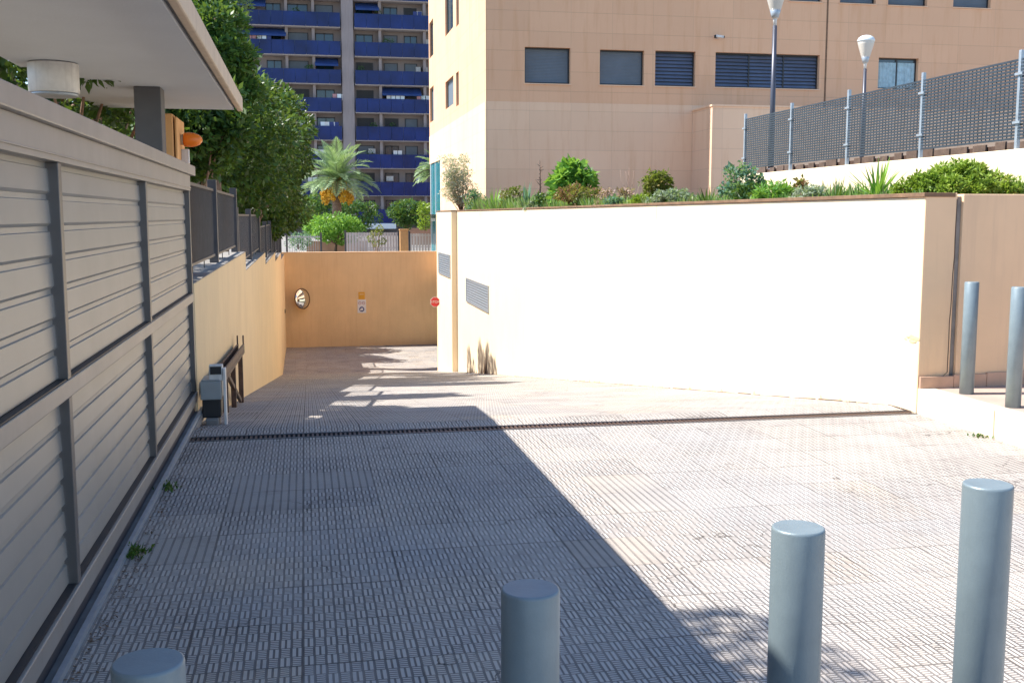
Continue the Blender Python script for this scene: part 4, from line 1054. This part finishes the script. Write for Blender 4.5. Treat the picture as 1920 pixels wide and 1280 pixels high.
bedbush('round_bush', 'rounded olive and red tinted bush on short stems', 1232, 324, 30, 'leaf_olive', .07, .04, 1700, 65, .7, lift=.03)
bedbush('trailing_plant', 'silver green ground cover at the foot of the round olive bush', 1258, 356, 40, 'leaf_silver', .05, .025, 1900, 66, .3)
swords('strappy_plant', 'dark green strappy clump left of the grey green shrub', 1325, 345, 24, 'leaf_mid', 44, .035, 67, .3)
bedbush('grey_shrub', 'loose grey green shrub at the end of the mesh fence', 1388, 306, 38, 'leaf_blue', .06, .035, 1500, 68, .9, sparse=.26)
bedbush('low_shrub', 'low green ground cover under the grey green shrub', 1400, 346, 34, 'leaf_mid', .05, .025, 1500, 69, .4)
bedbush('strappy_row', 'bright green low planting between grey green shrub and sword leaves', 1452, 342, 34, 'leaf_bright', .07, .02, 1500, 70, .35)
bedbush('dry_shrub', 'brown tinged small shrub behind the bright green low planting', 1500, 336, 16, 'leaf_red', .05, .025, 500, 71, .6)
bedbush('low_shrub', 'grey green low planting left of the sword leaved iris', 1518, 350, 34, 'leaf_silver', .05, .02, 900, 72, .3)
swords('iris', 'iris clump with upright sword leaves left of the yucca', 1568, 328, 28, 'leaf_mid', 22, .035, 73, .35, spread=.5, curve=.05)
swords('iris', 'smaller iris clump leaning beside the yucca stem', 1608, 338, 20, 'leaf_mid', 14, .03, 74, .4, spread=.6, curve=.05)
swords('yucca', 'spiky yucca with radiating leaves above the wall edge', 1645, 290, 62, 'leaf_bright', 44, .036, 75, .5, spread=1.1, curve=.06, trunk=.1)
bedbush('low_shrub', 'yellow green low shrub right of the yucca', 1708, 334, 32, 'leaf_lime', .045, .015, 1600, 76, .4)
bedbush('mounded_bush', 'broad mounded green bush above the tan wall corner', 1800, 304, 66, 'leaf_mound', .05, .018, 7000, 77, .8, sparse=.22)
bedbush('mounded_bush', 'lower yellowish green mound at the right end of the raised bed', 1868, 328, 48, 'leaf_mound', .045, .018, 4200, 78, .5, sparse=.24)
bedbush('mounded_bush', 'lower olive green mound between yellow green shrub and broad bush', 1738, 322, 38, 'leaf_mound', .045, .018, 2600, 79, .5, sparse=.24)
bedbush('low_shrub', 'small green shrub filling the foot of the broad mounded bush', 1782, 330, 34, 'leaf_mound', .045, .018, 2600, 81, .3, sparse=.3)
r = random.Random(80); m = MB()      # low ground cover that hides the soil line
for k in range(12000):
    y = r.uniform(RY0 + .4, 34); x = RX + .27 + r.random() ** 1.6 * 1.6
    m.leaf(Vector((x, y, SZ)), Vector((r.uniform(-.5, .5), r.uniform(-.5, .5), 1)).normalized(), rv(r).normalized(), r.uniform(.08, .2) + .018 * (y - 8) * r.random() ** 1.5, .02 + .001 * y)
for k in range(4200):
    y = r.uniform(RY0 + .5, 13); x = RX + .5 + r.random() * 3.2
    m.leaf(Vector((x, y, SZ)), Vector((r.uniform(-.6, .6), r.uniform(-.6, .6), 1)).normalized(), rv(r).normalized(), r.uniform(.12, .36), .025)
o = m.build('ground_cover', 'leaf_cover'); o['kind'] = 'stuff'

# weeds at the foot of the gate, litter at the kerb
def weed(label, u, v, n, L, seed):
    r = random.Random(seed); p = at(u, v, Z=0); t = thing('weed', label, 'weed', (p.x, p.y, 0)); m = MB()
    for k in range(n):
        m.leaf(Vector((p.x + r.gauss(0, .03), p.y + r.gauss(0, .05), .0)), Vector((r.uniform(-.8, .8), r.uniform(-.8, .8), .7)).normalized(), rv(r).normalized(), L * r.uniform(.5, 1.2), .016)
    m.build('leaves', 'leaf_dark', t)
weed('larger green weed sprouting beside the gate track', 250, 1040, 60, .045, 90)
weed('smaller weed sprouting further along the gate track', 314, 915, 40, .04, 91)
weed('dry weed growing at the foot of the kerb', 1838, 820, 26, .03, 92)
r = random.Random(93); m = MB()
for k in range(1100):
    if r.random() < .75: y = r.uniform(2.2, 9); x = -.84 + abs(r.gauss(0, .05))
    else: x = RX - abs(r.gauss(0, .05)) - .01; y = r.uniform(5, RY0 + 14)
    s = r.uniform(.008, .022); m.leaf(Vector((x, y, rz(y) + .006)), Vector((r.uniform(-1, 1), r.uniform(-1, 1), .1)).normalized(), Vector((0, 0, 1)), s, s * .6)
o = m.build('leaf_litter', 'soil'); o['kind'] = 'stuff'

# ------------------------------------------------------------------ sky, sun, camera
AZ, EL = radians(13), radians(53.2)          # sun stands to the left, 13 degrees beyond square, 53 up
sd = Vector((-cos(AZ) * cos(EL), sin(AZ) * cos(EL), sin(EL)))
w = bpy.data.worlds.new('World'); SC.world = w; w.use_nodes = True
nt = w.node_tree; bg = nt.nodes['Background']; sk = nt.nodes.new('ShaderNodeTexSky')
sk.sky_type = 'NISHITA'; sk.sun_disc = False; sk.sun_elevation = EL; sk.sun_rotation = math.atan2(sd.x, sd.y)
sk.air_density = 1.0; sk.dust_density = .15; sk.ozone_density = 3.2
nt.links.new(sk.outputs[0], bg.inputs[0]); bg.inputs[1].default_value = .112
l = bpy.data.lights.new('sun', 'SUN'); l.energy = 4.3; l.angle = radians(.5); l.color = (1, .955, .88)
o = bpy.data.objects.new('sun', l); COL.objects.link(o); o.rotation_euler = (-sd).to_track_quat('-Z', 'Y').to_euler(); o.location = (-10, 5, 20)
cam = bpy.data.cameras.new('camera'); cam.sensor_width = 36; cam.lens = 37.5; cam.clip_end = 1500; cam.clip_start = .05
o = bpy.data.objects.new('camera', cam); COL.objects.link(o); o.location = (0, 0, EYE); o.rotation_euler = (pi / 2 - PIT, 0, -YAW)
SC.camera = o
vs = SC.view_settings
vs.view_transform = 'Standard'; vs.look = 'None'; vs.gamma = 1; vs.exposure = 1.2
SC.cycles.max_bounces = 8
